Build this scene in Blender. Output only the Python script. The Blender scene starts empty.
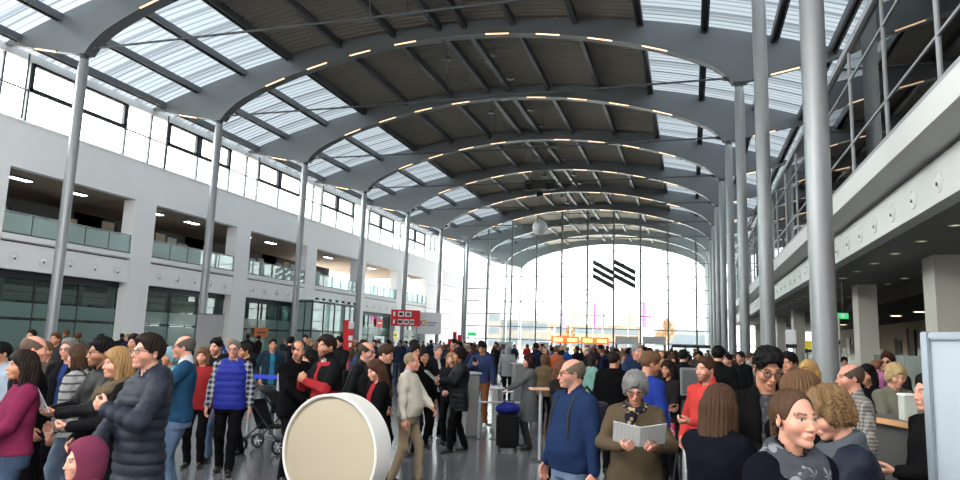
import bpy, bmesh, math, random
import numpy as np
from mathutils import Vector, Matrix
random.seed(7)
SC = bpy.context.scene
COL = SC.collection
PI = math.pi

# ------------------------------------------------------------------ camera (solved from the hall's columns)
EYE = np.array([0.0, 0.0, 1.8])
FPX = 691.43
YAW, PITCH, ROLL = -0.297185546, 0.147679782, 0.0329011075


def cam_axes():
    cy, sy = math.cos(YAW), math.sin(YAW)
    F = np.array([sy * math.cos(PITCH), cy * math.cos(PITCH), math.sin(PITCH)])
    R = np.array([cy, -sy, 0.0])
    U = np.cross(R, F)
    c, s = math.cos(ROLL), math.sin(ROLL)
    return c * R + s * U, -s * R + c * U, F


CR, CU, CF = cam_axes()


def at(px, py, d):
    """world point seen at pixel (px, py) at depth d"""
    return EYE + d * (CF + CR * (px - 480) / FPX - CU * (py - 240) / FPX)


def ground(px, d, z=0.0):
    """world point at height z and depth d in pixel column px"""
    A = np.array([CF[:2], CR[:2]])
    dz = z - EYE[2]
    b = np.array([d - CF[2] * dz, d * (px - 480) / FPX - CR[2] * dz])
    x, y = np.linalg.solve(A, b)
    return np.array([x, y, z])


cam_data = bpy.data.cameras.new('camera')
cam = bpy.data.objects.new('camera', cam_data)
COL.objects.link(cam)
cam_data.sensor_width = 36.0
cam_data.lens = FPX / 960 * 36.0
cam_data.clip_end = 2000
M = Matrix(((CR[0], CU[0], -CF[0], EYE[0]), (CR[1], CU[1], -CF[1], EYE[1]), (CR[2], CU[2], -CF[2], EYE[2]), (0, 0, 0, 1)))
cam.matrix_world = M
SC.camera = cam

# ------------------------------------------------------------------ materials
MATS = {}


def s2l(c):
    return tuple(((v / 255) / 12.92 if v / 255 <= 0.04045 else ((v / 255 + 0.055) / 1.055) ** 2.4) for v in c)


def new_mat(name):
    m = bpy.data.materials.new(name)
    m.use_nodes = True
    nt = m.node_tree
    return m, nt, nt.nodes['Principled BSDF'], nt.nodes['Material Output']


def mat(name, rgb, rough=0.6, metal=0.0, spec=0.4, noise=0.0, nscale=6.0, bump=0.0, bscale=60.0, emit=0.0):
    """plain procedural surface: colour with a little noise variation and bump"""
    key = (name, rgb, rough, metal, noise, bump, emit)
    if key in MATS:
        return MATS[key]
    m, nt, b, out = new_mat(name)
    col = s2l(rgb) + (1,)
    b.inputs['Base Color'].default_value = col
    b.inputs['Roughness'].default_value = rough
    b.inputs['Metallic'].default_value = metal
    b.inputs['Specular IOR Level'].default_value = spec
    tc = nt.nodes.new('ShaderNodeTexCoord')
    if noise:
        n = nt.nodes.new('ShaderNodeTexNoise')
        n.inputs['Scale'].default_value = nscale
        n.inputs['Detail'].default_value = 4
        nt.links.new(tc.outputs['Object'], n.inputs['Vector'])
        r = nt.nodes.new('ShaderNodeMapRange')
        r.inputs['To Min'].default_value = 1 - noise
        r.inputs['To Max'].default_value = 1 + noise
        nt.links.new(n.outputs['Fac'], r.inputs['Value'])
        mx = nt.nodes.new('ShaderNodeMix')
        mx.data_type = 'RGBA'
        mx.blend_type = 'MULTIPLY'
        mx.inputs['Factor'].default_value = 1
        mx.inputs['A'].default_value = col
        nt.links.new(r.outputs['Result'], mx.inputs['B'])
        nt.links.new(mx.outputs['Result'], b.inputs['Base Color'])
    if bump:
        n2 = nt.nodes.new('ShaderNodeTexNoise')
        n2.inputs['Scale'].default_value = bscale
        nt.links.new(tc.outputs['Object'], n2.inputs['Vector'])
        bp = nt.nodes.new('ShaderNodeBump')
        bp.inputs['Strength'].default_value = bump
        bp.inputs['Distance'].default_value = 0.01
        nt.links.new(n2.outputs['Fac'], bp.inputs['Height'])
        nt.links.new(bp.outputs['Normal'], b.inputs['Normal'])
    if emit:
        b.inputs['Emission Color'].default_value = col
        b.inputs['Emission Strength'].default_value = emit
    MATS[key] = m
    return m


def glass_mat(name, tint, refl=1.0, ior=1.5, rough=0.0, body=0.0, body_rgb=(200, 220, 215)):
    """thin pane: clear transmission with a fresnel reflection, optionally frosted or whitened by a diffuse body"""
    m, nt, b, out = new_mat(name)
    nt.nodes.remove(b)
    tr = nt.nodes.new('ShaderNodeBsdfTransparent')
    tr.inputs['Color'].default_value = s2l(tint) + (1,)
    gl = nt.nodes.new('ShaderNodeBsdfGlossy')
    gl.inputs['Roughness'].default_value = rough
    gl.inputs['Color'].default_value = (refl, refl, refl, 1)
    ge = nt.nodes.new('ShaderNodeNewGeometry')
    dt = nt.nodes.new('ShaderNodeVectorMath'); dt.operation = 'DOT_PRODUCT'
    nt.links.new(ge.outputs['Normal'], dt.inputs[0]); nt.links.new(ge.outputs['Incoming'], dt.inputs[1])
    ab = nt.nodes.new('ShaderNodeMath'); ab.operation = 'ABSOLUTE'
    nt.links.new(dt.outputs['Value'], ab.inputs[0])
    om = nt.nodes.new('ShaderNodeMath'); om.operation = 'SUBTRACT'; om.inputs[0].default_value = 1; om.use_clamp = True
    nt.links.new(ab.outputs[0], om.inputs[1])
    pw = nt.nodes.new('ShaderNodeMath'); pw.operation = 'POWER'; pw.inputs[1].default_value = 5
    nt.links.new(om.outputs[0], pw.inputs[0])
    f0 = ((ior - 1) / (ior + 1)) ** 2
    fr = nt.nodes.new('ShaderNodeMath'); fr.operation = 'MULTIPLY_ADD'
    fr.inputs[1].default_value = 1 - f0; fr.inputs[2].default_value = f0
    nt.links.new(pw.outputs[0], fr.inputs[0])
    mx = nt.nodes.new('ShaderNodeMixShader')
    nt.links.new(fr.outputs[0], mx.inputs[0])
    src = tr.outputs[0]
    if body:
        df = nt.nodes.new('ShaderNodeBsdfDiffuse')
        df.inputs['Color'].default_value = s2l(body_rgb) + (1,)
        m2 = nt.nodes.new('ShaderNodeMixShader')
        m2.inputs[0].default_value = body
        nt.links.new(tr.outputs[0], m2.inputs[1])
        nt.links.new(df.outputs[0], m2.inputs[2])
        src = m2.outputs[0]
    nt.links.new(src, mx.inputs[1])
    nt.links.new(gl.outputs[0], mx.inputs[2])
    nt.links.new(mx.outputs[0], out.inputs['Surface'])
    return m


# ------------------------------------------------------------------ mesh helpers
def fast_mesh(name, V, F, smooth=True):
    """V (n,3) array, F (m,4) or list of polys"""
    me = bpy.data.meshes.new(name)
    V = np.asarray(V, dtype=np.float32)
    if isinstance(F, np.ndarray) and len(F):
        k = F.shape[1]
        me.vertices.add(len(V))
        me.vertices.foreach_set('co', V.ravel())
        me.loops.add(F.size)
        me.loops.foreach_set('vertex_index', F.astype(np.int32).ravel())
        me.polygons.add(len(F))
        me.polygons.foreach_set('loop_start', np.arange(0, F.size, k, dtype=np.int32))
        me.update(calc_edges=True)
        me.validate()
    else:
        me.from_pydata([tuple(v) for v in V], [], F if len(F) else [])
    if smooth:
        me.polygons.foreach_set('use_smooth', np.ones(len(me.polygons), dtype=bool))
    return me


def tag(o, label=None, cat=None, group=None, kind=None):
    if label: o['label'] = label
    if cat: o['category'] = cat
    if group: o['group'] = group
    if kind: o['kind'] = kind
    return o


def empty(name, loc=(0, 0, 0), rz=0.0, label=None, cat=None, group=None):
    o = bpy.data.objects.new(name, None)
    o.empty_display_size = 0.2
    COL.objects.link(o)
    o.location = loc
    o.rotation_euler = (0, 0, rz)
    return tag(o, label, cat, group)


class MB:
    """collects boxes, bars, tubes and prisms; build() links them as ONE mesh object"""

    def __init__(self):
        self.v, self.f, self.m, self.mi = [], [], [], 0

    def slot(self, i):
        self.mi = i
        return self

    def _add(self, vs, fs):
        o = len(self.v)
        self.v += [tuple(map(float, p)) for p in vs]
        for f in fs:
            self.f.append([o + i for i in f])
            self.m.append(self.mi)
        return self

    def box(self, x0, x1, y0, y1, z0, z1, bev=0.0):
        if bev > 0:
            b = min(bev, (x1 - x0) / 2.01, (y1 - y0) / 2.01, (z1 - z0) / 2.01)
            bm = bmesh.new()
            bmesh.ops.create_cube(bm, size=1)
            for v in bm.verts:
                v.co = Vector(((x0 + x1) / 2 + v.co.x * (x1 - x0), (y0 + y1) / 2 + v.co.y * (y1 - y0), (z0 + z1) / 2 + v.co.z * (z1 - z0)))
            bmesh.ops.bevel(bm, geom=list(bm.edges), offset=b, segments=2, affect='EDGES')
            bm.verts.index_update()
            self._add([v.co for v in bm.verts], [[v.index for v in f.verts] for f in bm.faces])
            bm.free()
            return self
        vs = [(x, y, z) for z in (z0, z1) for y in (y0, y1) for x in (x0, x1)]
        return self._add(vs, [(0, 2, 3, 1), (4, 5, 7, 6), (0, 1, 5, 4), (2, 6, 7, 3), (0, 4, 6, 2), (1, 3, 7, 5)])

    def prism_y(self, poly, y0, y1):
        """poly in (x,z), extruded along y"""
        n = len(poly)
        vs = [(x, y0, z) for x, z in poly] + [(x, y1, z) for x, z in poly]
        fs = [list(range(n)), list(range(2 * n - 1, n - 1, -1))]
        for i in range(n):
            j = (i + 1) % n
            fs.append((i, i + n, j + n, j))
        return self._add(vs, fs)

    def prism_z(self, poly, z0, z1):
        n = len(poly)
        vs = [(x, y, z0) for x, y in poly] + [(x, y, z1) for x, y in poly]
        fs = [list(range(n - 1, -1, -1)), list(range(n, 2 * n))]
        for i in range(n):
            j = (i + 1) % n
            fs.append((i, j, j + n, i + n))
        return self._add(vs, fs)

    def tube(self, pts, r, n=10, r2=None, cap=True):
        pts = [Vector(p) for p in pts]
        k = len(pts)
        rs = [r + ((r2 if r2 is not None else r) - r) * i / max(1, k - 1) for i in range(k)]
        vs, fs = [], []
        up = None
        for i, p in enumerate(pts):
            t = (pts[min(i + 1, k - 1)] - pts[max(i - 1, 0)]).normalized()
            if up is None:
                up = Vector((0, 0, 1)) if abs(t.z) < 0.9 else Vector((1, 0, 0))
            a = t.cross(up).normalized()
            b = a.cross(t).normalized()
            up = b
            for j in range(n):
                an = 2 * PI * j / n
                vs.append(p + (a * math.cos(an) + b * math.sin(an)) * rs[i])
        for i in range(k - 1):
            for j in range(n):
                q = (j + 1) % n
                fs.append((i * n + j, i * n + q, (i + 1) * n + q, (i + 1) * n + j))
        if cap:
            fs.append(list(range(n - 1, -1, -1)))
            fs.append(list(range((k - 1) * n, k * n)))
        return self._add(vs, fs)

    def lathe(self, prof, n=24, c=(0, 0, 0), axis='z'):
        """prof list of (r, h)"""
        vs, fs = [], []
        for r, h in prof:
            for j in range(n):
                a = 2 * PI * j / n
                p = (r * math.cos(a), r * math.sin(a), h)
                if axis == 'y': p = (p[0], p[2], p[1])
                if axis == 'x': p = (p[2], p[0], p[1])
                vs.append((p[0] + c[0], p[1] + c[1], p[2] + c[2]))
        for i in range(len(prof) - 1):
            for j in range(n):
                q = (j + 1) % n
                fs.append((i * n + j, i * n + q, (i + 1) * n + q, (i + 1) * n + j))
        return self._add(vs, fs)

    def build(self, name, mats, parent=None, loc=(0, 0, 0), rot=(0, 0, 0), smooth=False, angle=None):
        me = bpy.data.meshes.new(name)
        me.from_pydata(self.v, [], self.f)
        if not isinstance(mats, (list, tuple)): mats = [mats]
        for m in mats: me.materials.append(m)
        me.polygons.foreach_set('material_index', self.m)
        bm = bmesh.new()
        bm.from_mesh(me)
        bmesh.ops.recalc_face_normals(bm, faces=bm.faces)
        bm.to_mesh(me)
        bm.free()
        if smooth:
            me.polygons.foreach_set('use_smooth', [True] * len(me.polygons))
            try:
                me.set_sharp_from_angle(angle=angle or math.radians(35))
            except Exception:
                pass
        o = bpy.data.objects.new(name, me)
        COL.objects.link(o)
        o.location = loc
        o.rotation_euler = rot
        if parent: o.parent = parent
        return o


def struct(o):
    o['kind'] = 'structure'
    return o


def copy_tree(o, parent=None):
    c = o.copy()
    COL.objects.link(c)
    if parent: c.parent = parent
    for ch in list(o.children): copy_tree(ch, c)
    return c


def text_obj(name, s, size, m, parent=None, loc=(0, 0, 0), rot=(0, 0, 0), depth=0.004, mirror=False, align='CENTER'):
    cu = bpy.data.curves.new(name, 'FONT')
    cu.body = s
    cu.size = size
    cu.align_x = align
    cu.extrude = depth
    tmp = bpy.data.objects.new(name, cu)
    COL.objects.link(tmp)
    dg = bpy.context.evaluated_depsgraph_get()
    me = bpy.data.meshes.new_from_object(tmp.evaluated_get(dg))
    bpy.data.objects.remove(tmp)
    if mirror:
        for v in me.vertices: v.co.x = -v.co.x
        me.flip_normals()
    me.materials.clear()
    me.materials.append(m)
    o = bpy.data.objects.new(name, me)
    COL.objects.link(o)
    o.location = loc
    o.rotation_euler = rot
    if parent: o.parent = parent
    return o


ORD = ['zeroth', 'first', 'second', 'third', 'fourth', 'fifth', 'sixth', 'seventh', 'eighth', 'ninth', 'tenth', 'eleventh', 'twelfth', 'thirteenth', 'fourteenth', 'fifteenth']
# ================================================================== the hall
XC = -12.55                    # centre line of the nave
XL, XR = -27.52, 2.42          # column rows
YK = lambda k: 14.456 + 10.0 * k
KMAX = 10
YW = 88.5                      # glazed end wall
WX = -32.4                     # left gallery wall


def ztop(c): return 19.45 - 0.009 * c * c
def zbot(c): return 18.65 - 0.0145 * c * c


m_steel = mat('grey_painted_steel', (101, 105, 107), 0.45, 0.0, 0.4, 0.04, 1.5)
m_steel_d = mat('dark_grey_steel', (74, 77, 80), 0.5, 0.0, 0.4, 0.05, 2)
m_column = mat('silver_grey_column_paint', (142, 145, 146), 0.36, 0.25, 0.5, 0.03, 2)
m_deck = mat('brown_grey_corrugated_deck', (142, 135, 124), 0.7, 0.0, 0.2, 0.06, 1.2)
m_white = mat('white_wall_paint', (230, 229, 228), 0.75, 0.0, 0.2, 0.02, 0.7, 0.05, 30)
m_beige = mat('warm_white_pillar_paint', (205, 200, 188), 0.75, 0.0, 0.2, 0.02, 0.7)
m_fascia = mat('pale_concrete_fascia', (226, 227, 223), 0.75, 0.0, 0.2, 0.03, 0.6)
m_soffit = mat('grey_soffit_board', (150, 148, 142), 0.8, 0.0, 0.2, 0.02, 0.5)
m_brown = mat('brown_interior_wall', (150, 134, 114), 0.8, 0.0, 0.2, 0.08, 0.4)
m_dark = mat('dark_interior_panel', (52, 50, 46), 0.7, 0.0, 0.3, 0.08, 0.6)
m_frame = mat('dark_window_frame', (44, 46, 52), 0.5, 0.2, 0.4)
m_mull = mat('pale_grey_mullion', (168, 170, 172), 0.5, 0.1, 0.4)
m_post = mat('end_wall_steel_post', (92, 94, 96), 0.5, 0.2, 0.4)
m_black = mat('black_plastic', (22, 22, 24), 0.5)
m_alu = mat('brushed_aluminium', (168, 172, 176), 0.35, 0.6, 0.5)
m_red = mat('red_sign_board', (212, 24, 34), 0.5)
m_signw = mat('white_sign_board', (236, 236, 236), 0.5)
m_yellow = mat('yellow_sign_board', (240, 214, 40), 0.5)
m_lamp = mat('warm_lamp_tube', (255, 214, 176), 0.5, emit=1.25)
m_lamp_h = mat('lamp_housing', (90, 88, 84), 0.5)
m_down = mat('downlight_glow', (255, 240, 214), 0.5, emit=0.55)
m_gal = mat('cool_lamp_glass', (232, 244, 255), 0.5, emit=9.0)
m_orange = mat('orange_led_face', (255, 84, 20), 0.5, emit=1.6)
m_orange_t = mat('pale_led_lettering', (255, 214, 120), 0.5, emit=2.2)
m_green = mat('green_exit_sign', (40, 190, 110), 0.5, emit=0.8)
g_clear = glass_mat('clear_pane', (244, 249, 248), 1.0, 1.45)
g_rail = glass_mat('green_tinted_balustrade_glass', (196, 222, 216), 1.0, 1.7, 0.0, 0.34, (222, 238, 236))  # pale diffuse body paints in the white sky mirrored by the glass
g_green = glass_mat('green_tinted_partition_glass', (176, 202, 194), 1.0, 1.7, 0.0, 0.06, (130, 165, 155))
g_dark = glass_mat('grey_tinted_gallery_glass', (120, 136, 136), 1.0, 2.3)
g_frost = glass_mat('frosted_green_glass', (176, 196, 188), 0.8, 1.5, 0.12, 0.45, (150, 176, 168))

g_screen = glass_mat('sage_green_frosted_screen', (150, 176, 164), 0.8, 1.5, 0.15, 0.8, (112, 134, 120))
m_warm = mat('added_lobby_lamp_glass', (255, 226, 186), 0.5, emit=5.0)
# ---- floor: polished dark grey stone tiles
m, nt, b, out = new_mat('polished_grey_stone_tiles')
tc = nt.nodes.new('ShaderNodeTexCoord')
br = nt.nodes.new('ShaderNodeTexBrick')
br.offset = 0.0
br.inputs['Scale'].default_value = 1.0
br.inputs['Brick Width'].default_value = 1.2
br.inputs['Row Height'].default_value = 1.2
br.inputs['Mortar Size'].default_value = 0.008
br.inputs['Color1'].default_value = s2l((92, 93, 96)) + (1,)
br.inputs['Color2'].default_value = s2l((100, 101, 104)) + (1,)
br.inputs['Mortar'].default_value = s2l((62, 62, 64)) + (1,)
nt.links.new(tc.outputs['Object'], br.inputs['Vector'])
nz = nt.nodes.new('ShaderNodeTexNoise')
nz.inputs['Scale'].default_value = 2.5
nz.inputs['Detail'].default_value = 6
nt.links.new(tc.outputs['Object'], nz.inputs['Vector'])
mr = nt.nodes.new('ShaderNodeMapRange')
mr.inputs['To Min'].default_value = 0.10
mr.inputs['To Max'].default_value = 0.24
nt.links.new(nz.outputs['Fac'], mr.inputs['Value'])
nt.links.new(mr.outputs['Result'], b.inputs['Roughness'])
nt.links.new(br.outputs['Color'], b.inputs['Base Color'])
b.inputs['Specular IOR Level'].default_value = 0.5
m_floor = m
struct(MB().box(-40, 22, -14, 89.5, -0.3, 0.0).build('floor', m_floor))
m_ground = mat('pale_forecourt_paving', (190, 188, 184), 0.8, 0, 0.2, 0.08, 0.3)
struct(MB().box(-300, 260, 89.5, 420, -0.3, -0.01).build('forecourt_ground', m_ground))
struct(MB().box(-300, -40, -60, 89.5, -0.3, -0.01).build('yard_ground', m_ground))

# ---- roof: corrugated opaque deck in the middle, translucent glazing each side
Y0R, Y1R = -10.0, 116.2


def roof_strip(c0, c1, nseg, name, m, corr):
    ys, zs = [], []
    y = Y0R
    if corr:
        p = 0.40
        while y < Y1R:
            for dy, dz in ((0, 0), (0.15, 0), (0.2, 0.10), (0.35, 0.10)):
                ys.append(y + dy); zs.append(dz)
            y += p
    else:
        ys, zs = [Y0R, Y1R], [0, 0]
    cs = np.linspace(c0, c1, nseg + 1)
    V = np.array([(XC + c, yy, ztop(c) + zz) for yy, zz in zip(ys, zs) for c in cs])
    n = nseg + 1
    F = np.array([(i * n + j, i * n + j + 1, (i + 1) * n + j + 1, (i + 1) * n + j) for i in range(len(ys) - 1) for j in range(nseg)])
    me = fast_mesh(name, V, F, smooth=False)
    me.materials.append(m)
    o = bpy.data.objects.new(name, me)
    COL.objects.link(o)
    return struct(o)


roof_strip(-10.2, 10.2, 20, 'ceiling', m_deck, True)

# roof skin above the deck so that no daylight leaks through it
V = []
cs = np.linspace(-10.2, 10.2, 11)
top = [(XC + c, ztop(c) + 0.32) for c in cs] + [(XC + c, ztop(c) + 0.2) for c in cs[::-1]]
skin = MB().prism_y(top, Y0R, Y1R)
for sg in (-1, 1):
    skin.box(XC + sg * 10.24 - 0.09, XC + sg * 10.24 + 0.09, Y0R, Y1R, ztop(10.24) - 0.06, ztop(10.24) + 0.34)
struct(skin.build('ceiling_roof_skin', m_steel_d))

# translucent glazing
m, nt, b, out = new_mat('ribbed_translucent_roof_glazing')
nt.nodes.remove(b)
tc = nt.nodes.new('ShaderNodeTexCoord')
sep = nt.nodes.new('ShaderNodeSeparateXYZ')
nt.links.new(tc.outputs['Object'], sep.inputs[0])


def stripe(period, duty, phase=0.0):
    a = nt.nodes.new('ShaderNodeMath'); a.operation = 'MULTIPLY_ADD'
    a.inputs[1].default_value = 1 / period; a.inputs[2].default_value = phase + 50
    nt.links.new(sep.outputs['Y'], a.inputs[0])
    f = nt.nodes.new('ShaderNodeMath'); f.operation = 'FRACT'
    nt.links.new(a.outputs[0], f.inputs[0])
    l = nt.nodes.new('ShaderNodeMath'); l.operation = 'LESS_THAN'
    l.inputs[1].default_value = duty
    nt.links.new(f.outputs[0], l.inputs[0])
    return l


s1 = stripe(0.42, 0.30)
s2 = stripe(1.667, 0.13, 0.3)
s3 = stripe(3.333, 0.22, 0.1)
mx1 = nt.nodes.new('ShaderNodeMath'); mx1.operation = 'MULTIPLY'; mx1.inputs[1].default_value = 0.42
nt.links.new(s1.outputs[0], mx1.inputs[0])
mx2 = nt.nodes.new('ShaderNodeMath'); mx2.operation = 'MULTIPLY_ADD'; mx2.inputs[1].default_value = 0.5
nt.links.new(s2.outputs[0], mx2.inputs[0]); nt.links.new(mx1.outputs[0], mx2.inputs[2])
mx3 = nt.nodes.new('ShaderNodeMath'); mx3.operation = 'MULTIPLY_ADD'; mx3.inputs[1].default_value = 0.22; mx3.use_clamp = True
nt.links.new(s3.outputs[0], mx3.inputs[0]); nt.links.new(mx2.outputs[0], mx3.inputs[2])
mc = nt.nodes.new('ShaderNodeMix'); mc.data_type = 'RGBA'
mc.inputs['A'].default_value = s2l((92, 99, 104)) + (1,)
mc.inputs['B'].default_value = s2l((30, 34, 38)) + (1,)
nt.links.new(mx3.outputs[0], mc.inputs['Factor'])
tl = nt.nodes.new('ShaderNodeBsdfTranslucent')
nt.links.new(mc.outputs['Result'], tl.inputs['Color'])
tr = nt.nodes.new('ShaderNodeBsdfTransparent')
nt.links.new(mc.outputs['Result'], tr.inputs['Color'])
ms = nt.nodes.new('ShaderNodeMixShader'); ms.inputs[0].default_value = 0.9
nt.links.new(tl.outputs[0], ms.inputs[1]); nt.links.new(tr.outputs[0], ms.inputs[2])
nt.links.new(ms.outputs[0], out.inputs['Surface'])
m_sky = m
wn = [0]


def window_name():
    wn[0] += 1
    return 'window_%d' % wn[0]


for side in (-1, 1):
    for k in range(-2, KMAX + 1):
        ya, yb = YK(k) , min(YK(k + 1), Y1R)
        if yb <= ya: continue
        cs = np.linspace(10.25, 20.2, 11) * side
        n = len(cs)
        V = np.array([(XC + c, y, ztop(c) + 0.05) for y in (ya, yb) for c in cs])
        F = np.array([(j, j + 1, n + j + 1, n + j) for j in range(n - 1)])
        o = bpy.data.objects.new(window_name(), fast_mesh('roof_glazing', V, F, False))
        o.data.materials.append(m_sky)
        COL.objects.link(o)
        struct(o)

# purlins: double channels under the glazing, single ones under the deck, a double spine
tn = [0]


def trim_name():
    tn[0] += 1
    return 'trim_%d' % tn[0]


def beam_along(c, w, h, drop, m=m_steel_d):
    z = ztop(c) - drop
    return struct(MB().box(XC + c - w / 2, XC + c + w / 2, Y0R, Y1R, z - h, z).build(trim_name(), m))


for sgn in (-1, 1):
    for c in (10.25, 13.4, 16.6, 19.1):
        mb = MB()
        for dx in (-0.14, 0.14):
            z = ztop(c) - 0.02
            mb.box(XC + sgn * c + dx - 0.045, XC + sgn * c + dx + 0.045, Y0R, Y1R, z - 0.36, z)
        mb.box(XC + sgn * c - 0.1, XC + sgn * c + 0.1, Y0R, Y1R, z - 0.14, z - 0.08)
        struct(mb.build(trim_name(), m_steel_d))
    for c in (3.5, 6.9, 0.75):
        beam_along(sgn * c, 0.24 if c > 1 else 0.3, 0.42, 0.0)

# arched beams
FIL = [(14.66, 14.79), (14.55, 14.95), (14.35, 15.2), (14.05, 15.47), (13.65, 15.76), (13.1, 16.05), (12.5, 16.33), (11.9, 16.58)]


def arch_poly():
    cs = np.linspace(-20.0, 20.0, 61)
    top = [(XC + c, ztop(c) - 0.01) for c in cs]
    right = [(19.95, 15.76), (18.6, 15.46), (17.2, 15.18), (16.0, 14.95), (15.35, 14.79)] + FIL
    inner = [(c, zbot(c)) for c in np.linspace(11.2, -11.2, 33)]
    left = [(-c, z) for c, z in right][::-1]
    return top + [(XC + c, z) for c, z in right + inner + left]


AP = arch_poly()
mb = MB()
mb.prism_y(AP, -0.16, 0.16)
# bottom flange following the underside, wider than the web
under = [(c, z) for c, z in [(-15.35, 14.79)] + [(-c, z) for c, z in FIL] + [(c, zbot(c)) for c in np.linspace(-11.2, 11.2, 33)] + FIL[::-1] + [(15.35, 14.79)]]
for (c0, z0), (c1, z1) in zip(under, under[1:]):
    mb._add([(XC + c0, -0.3, z0 - 0.05), (XC + c1, -0.3, z1 - 0.05), (XC + c1, 0.3, z1 - 0.05), (XC + c0, 0.3, z0 - 0.05),
             (XC + c0, -0.3, z0 + 0.02), (XC + c1, -0.3, z1 + 0.02), (XC + c1, 0.3, z1 + 0.02), (XC + c0, 0.3, z0 + 0.02)],
            [(0, 3, 2, 1), (4, 5, 6, 7), (0, 1, 5, 4), (2, 3, 7, 6)])
web_me = None
for k in range(-1, KMAX + 1):
    lab = ('arched grey steel roof beam over the hall, %s arch counted from the camera' % ORD[k + 2]) if k < 8 else \
        'arched grey steel canopy beam outside beyond the end glazing, %s one out' % ORD[k - 7]
    if web_me is None:
        a = mb.build('roof_arch', m_steel)
        web_me = a
    else:
        a = web_me.copy()
        COL.objects.link(a)
    a.location = (0, YK(k), 0)
    tag(a, lab, 'roof beam', 'arched roof beams')

# tie rods between the two column heads of an arch
rod0 = None
for k in range(0, 8):
    if rod0 is None:
        rod0 = MB().tube([(XL + 0.6, 0, 15.05), (XC, 0, 15.0), (XR - 0.6, 0, 15.05)], 0.055, 8).build('tie_rod', m_steel_d)
        r = rod0
        MB().tube([(XC, 0, 15.0), (XC - 0.5, 0, 18.62)], 0.02, 6).build('hanger', m_steel_d, r)
        MB().tube([(XL + 0.25, 0, 14.95), (XL + 0.75, 0, 15.05)], 0.1, 8).build('fork_end', m_steel_d, r)
        MB().tube([(XR - 0.75, 0, 15.05), (XR - 0.25, 0, 14.95)], 0.1, 8).build('fork_end', m_steel_d, r)
    else:
        r = copy_tree(rod0)
    r.location = (0, YK(k), 0)
    tag(r, 'thin dark tie rod strung between the column heads of the %s arch' % ORD[k + 2], 'tie rod', 'roof tie rods')

# columns
ca = None
for side, X in (('left', XL), ('right', XR)):
    for k in range(-1, KMAX + 1):
        if ca is None:
            ca = empty('column')
            MB().lathe([(0.23, 0.02), (0.23, 14.2), (0.2, 14.45), (0.16, 14.6)], 28).build('shaft', m_column, ca, smooth=True)
            MB().lathe([(0, 14.55), (0.2, 14.55), (0.2, 14.78), (0, 14.78)], 20).build('head_joint', m_steel_d, ca, smooth=True)
            MB().lathe([(0, 0), (0.34, 0), (0.34, 0.03), (0, 0.03)], 24).build('base_plate', m_steel_d, ca, smooth=True)
            c = ca
        else:
            c = copy_tree(ca)
        c.location = (X, YK(k), 0)
        if k < 8:
            lab = 'tall round grey column beside the %s gallery, carrying the %s arch' % ('white' if side == 'left' else 'dark', ORD[k + 2])
        else:
            lab = 'grey canopy column outside the end glazing, %s gallery side, %s one out' % ('white' if side == 'left' else 'dark', ORD[k - 7])
        tag(c, lab, 'column', 'round steel columns')

# strip lights along the beams' lower front edge
l0 = None
for k in range(1, 8):
    for i, c in enumerate((-17.0, -11.0, -8.25, -5.5, -2.7, 2.7, 5.5, 8.25, 11.0, 17.0)):
        if abs(c) > 16:
            z, sl = 15.1, 0.2 * (1 if c > 0 else -1)
        else:
            z, sl = zbot(c) - 0.07, -0.029 * c
        if l0 is None:
            l0 = empty('ceiling_light')
            MB().box(-0.7, 0.7, -0.07, 0.07, -0.03, 0.03, 0.01).build('housing', m_lamp_h, l0)
            MB().box(-0.66, 0.66, -0.085, 0.02, -0.085, -0.0301, 0.02).build('diffuser', m_lamp, l0)
            l = l0
        else:
            l = copy_tree(l0)
        l.location = (XC + c, YK(k) - 0.36, z)
        l.rotation_euler = (0, -math.atan(sl), 0)
        tag(l, 'warm strip light under the %s roof arch, %s along from the white gallery' % (ORD[k + 2], ORD[i + 1]), 'light', 'strip lights under the roof arches')

# small round spotlights beside the spine beams
s0 = None
for k in range(1, 7):
    for j, (dy, dx) in enumerate(((3.2, -1.5), (3.2, 1.5), (7.0, -1.5), (7.0, 1.5))):
        if s0 is None:
            s0 = empty('spotlight')
            MB().lathe([(0.0, 0.14), (0.2, 0.14), (0.24, 0.0), (0.16, -0.03), (0.0, -0.02)], 16).build('lamp_can', m_steel, s0, smooth=True)
            MB().tube([(0, 0, 0.13), (0, 0, 0.62)], 0.025, 6).build('stem', m_steel_d, s0)
            s = s0
        else:
            s = copy_tree(s0)
        s.location = (XC + dx, YK(k) + dy, ztop(dx) - 0.62)
        tag(s, 'small round spotlight under the roof deck behind the %s arch, %s of four' % (ORD[k + 2], ORD[j + 1]), 'spotlight', 'roof spotlights')

# ------------------------------------------------------------------ left gallery
ZWT, ZOT, ZGT, ZGB, ZSL, ZFB = 12.25, 9.8, 7.56, 6.48, 6.1, 4.7
LY0, LY1 = -5.5, 89.0
EDG = 0.86                                            # half width of a wall pillar
band = MB()
band.box(WX - 0.5, WX, LY0, LY1, ZOT, ZWT)
band.box(WX - 0.5, WX + 0.06, LY0, LY1, ZWT - 0.14, ZWT)
for k in range(-2, 7):
    yc = YK(k) + 0.05
    band.box(WX - 0.9, WX, yc - EDG, yc + EDG, 0, ZOT)
band.box(WX - 0.9, WX, YK(7) - 1.23, LY1, 0, ZOT)
struct(band.build('wall_left', m_white))
grooves = MB()
for z in (3.0, 6.0, 9.0):
    grooves.box(WX - 0.01, WX + 0.006, YK(7) - 1.0, LY1, z, z + 0.04)
struct(grooves.build(trim_name(), m_mull))
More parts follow.
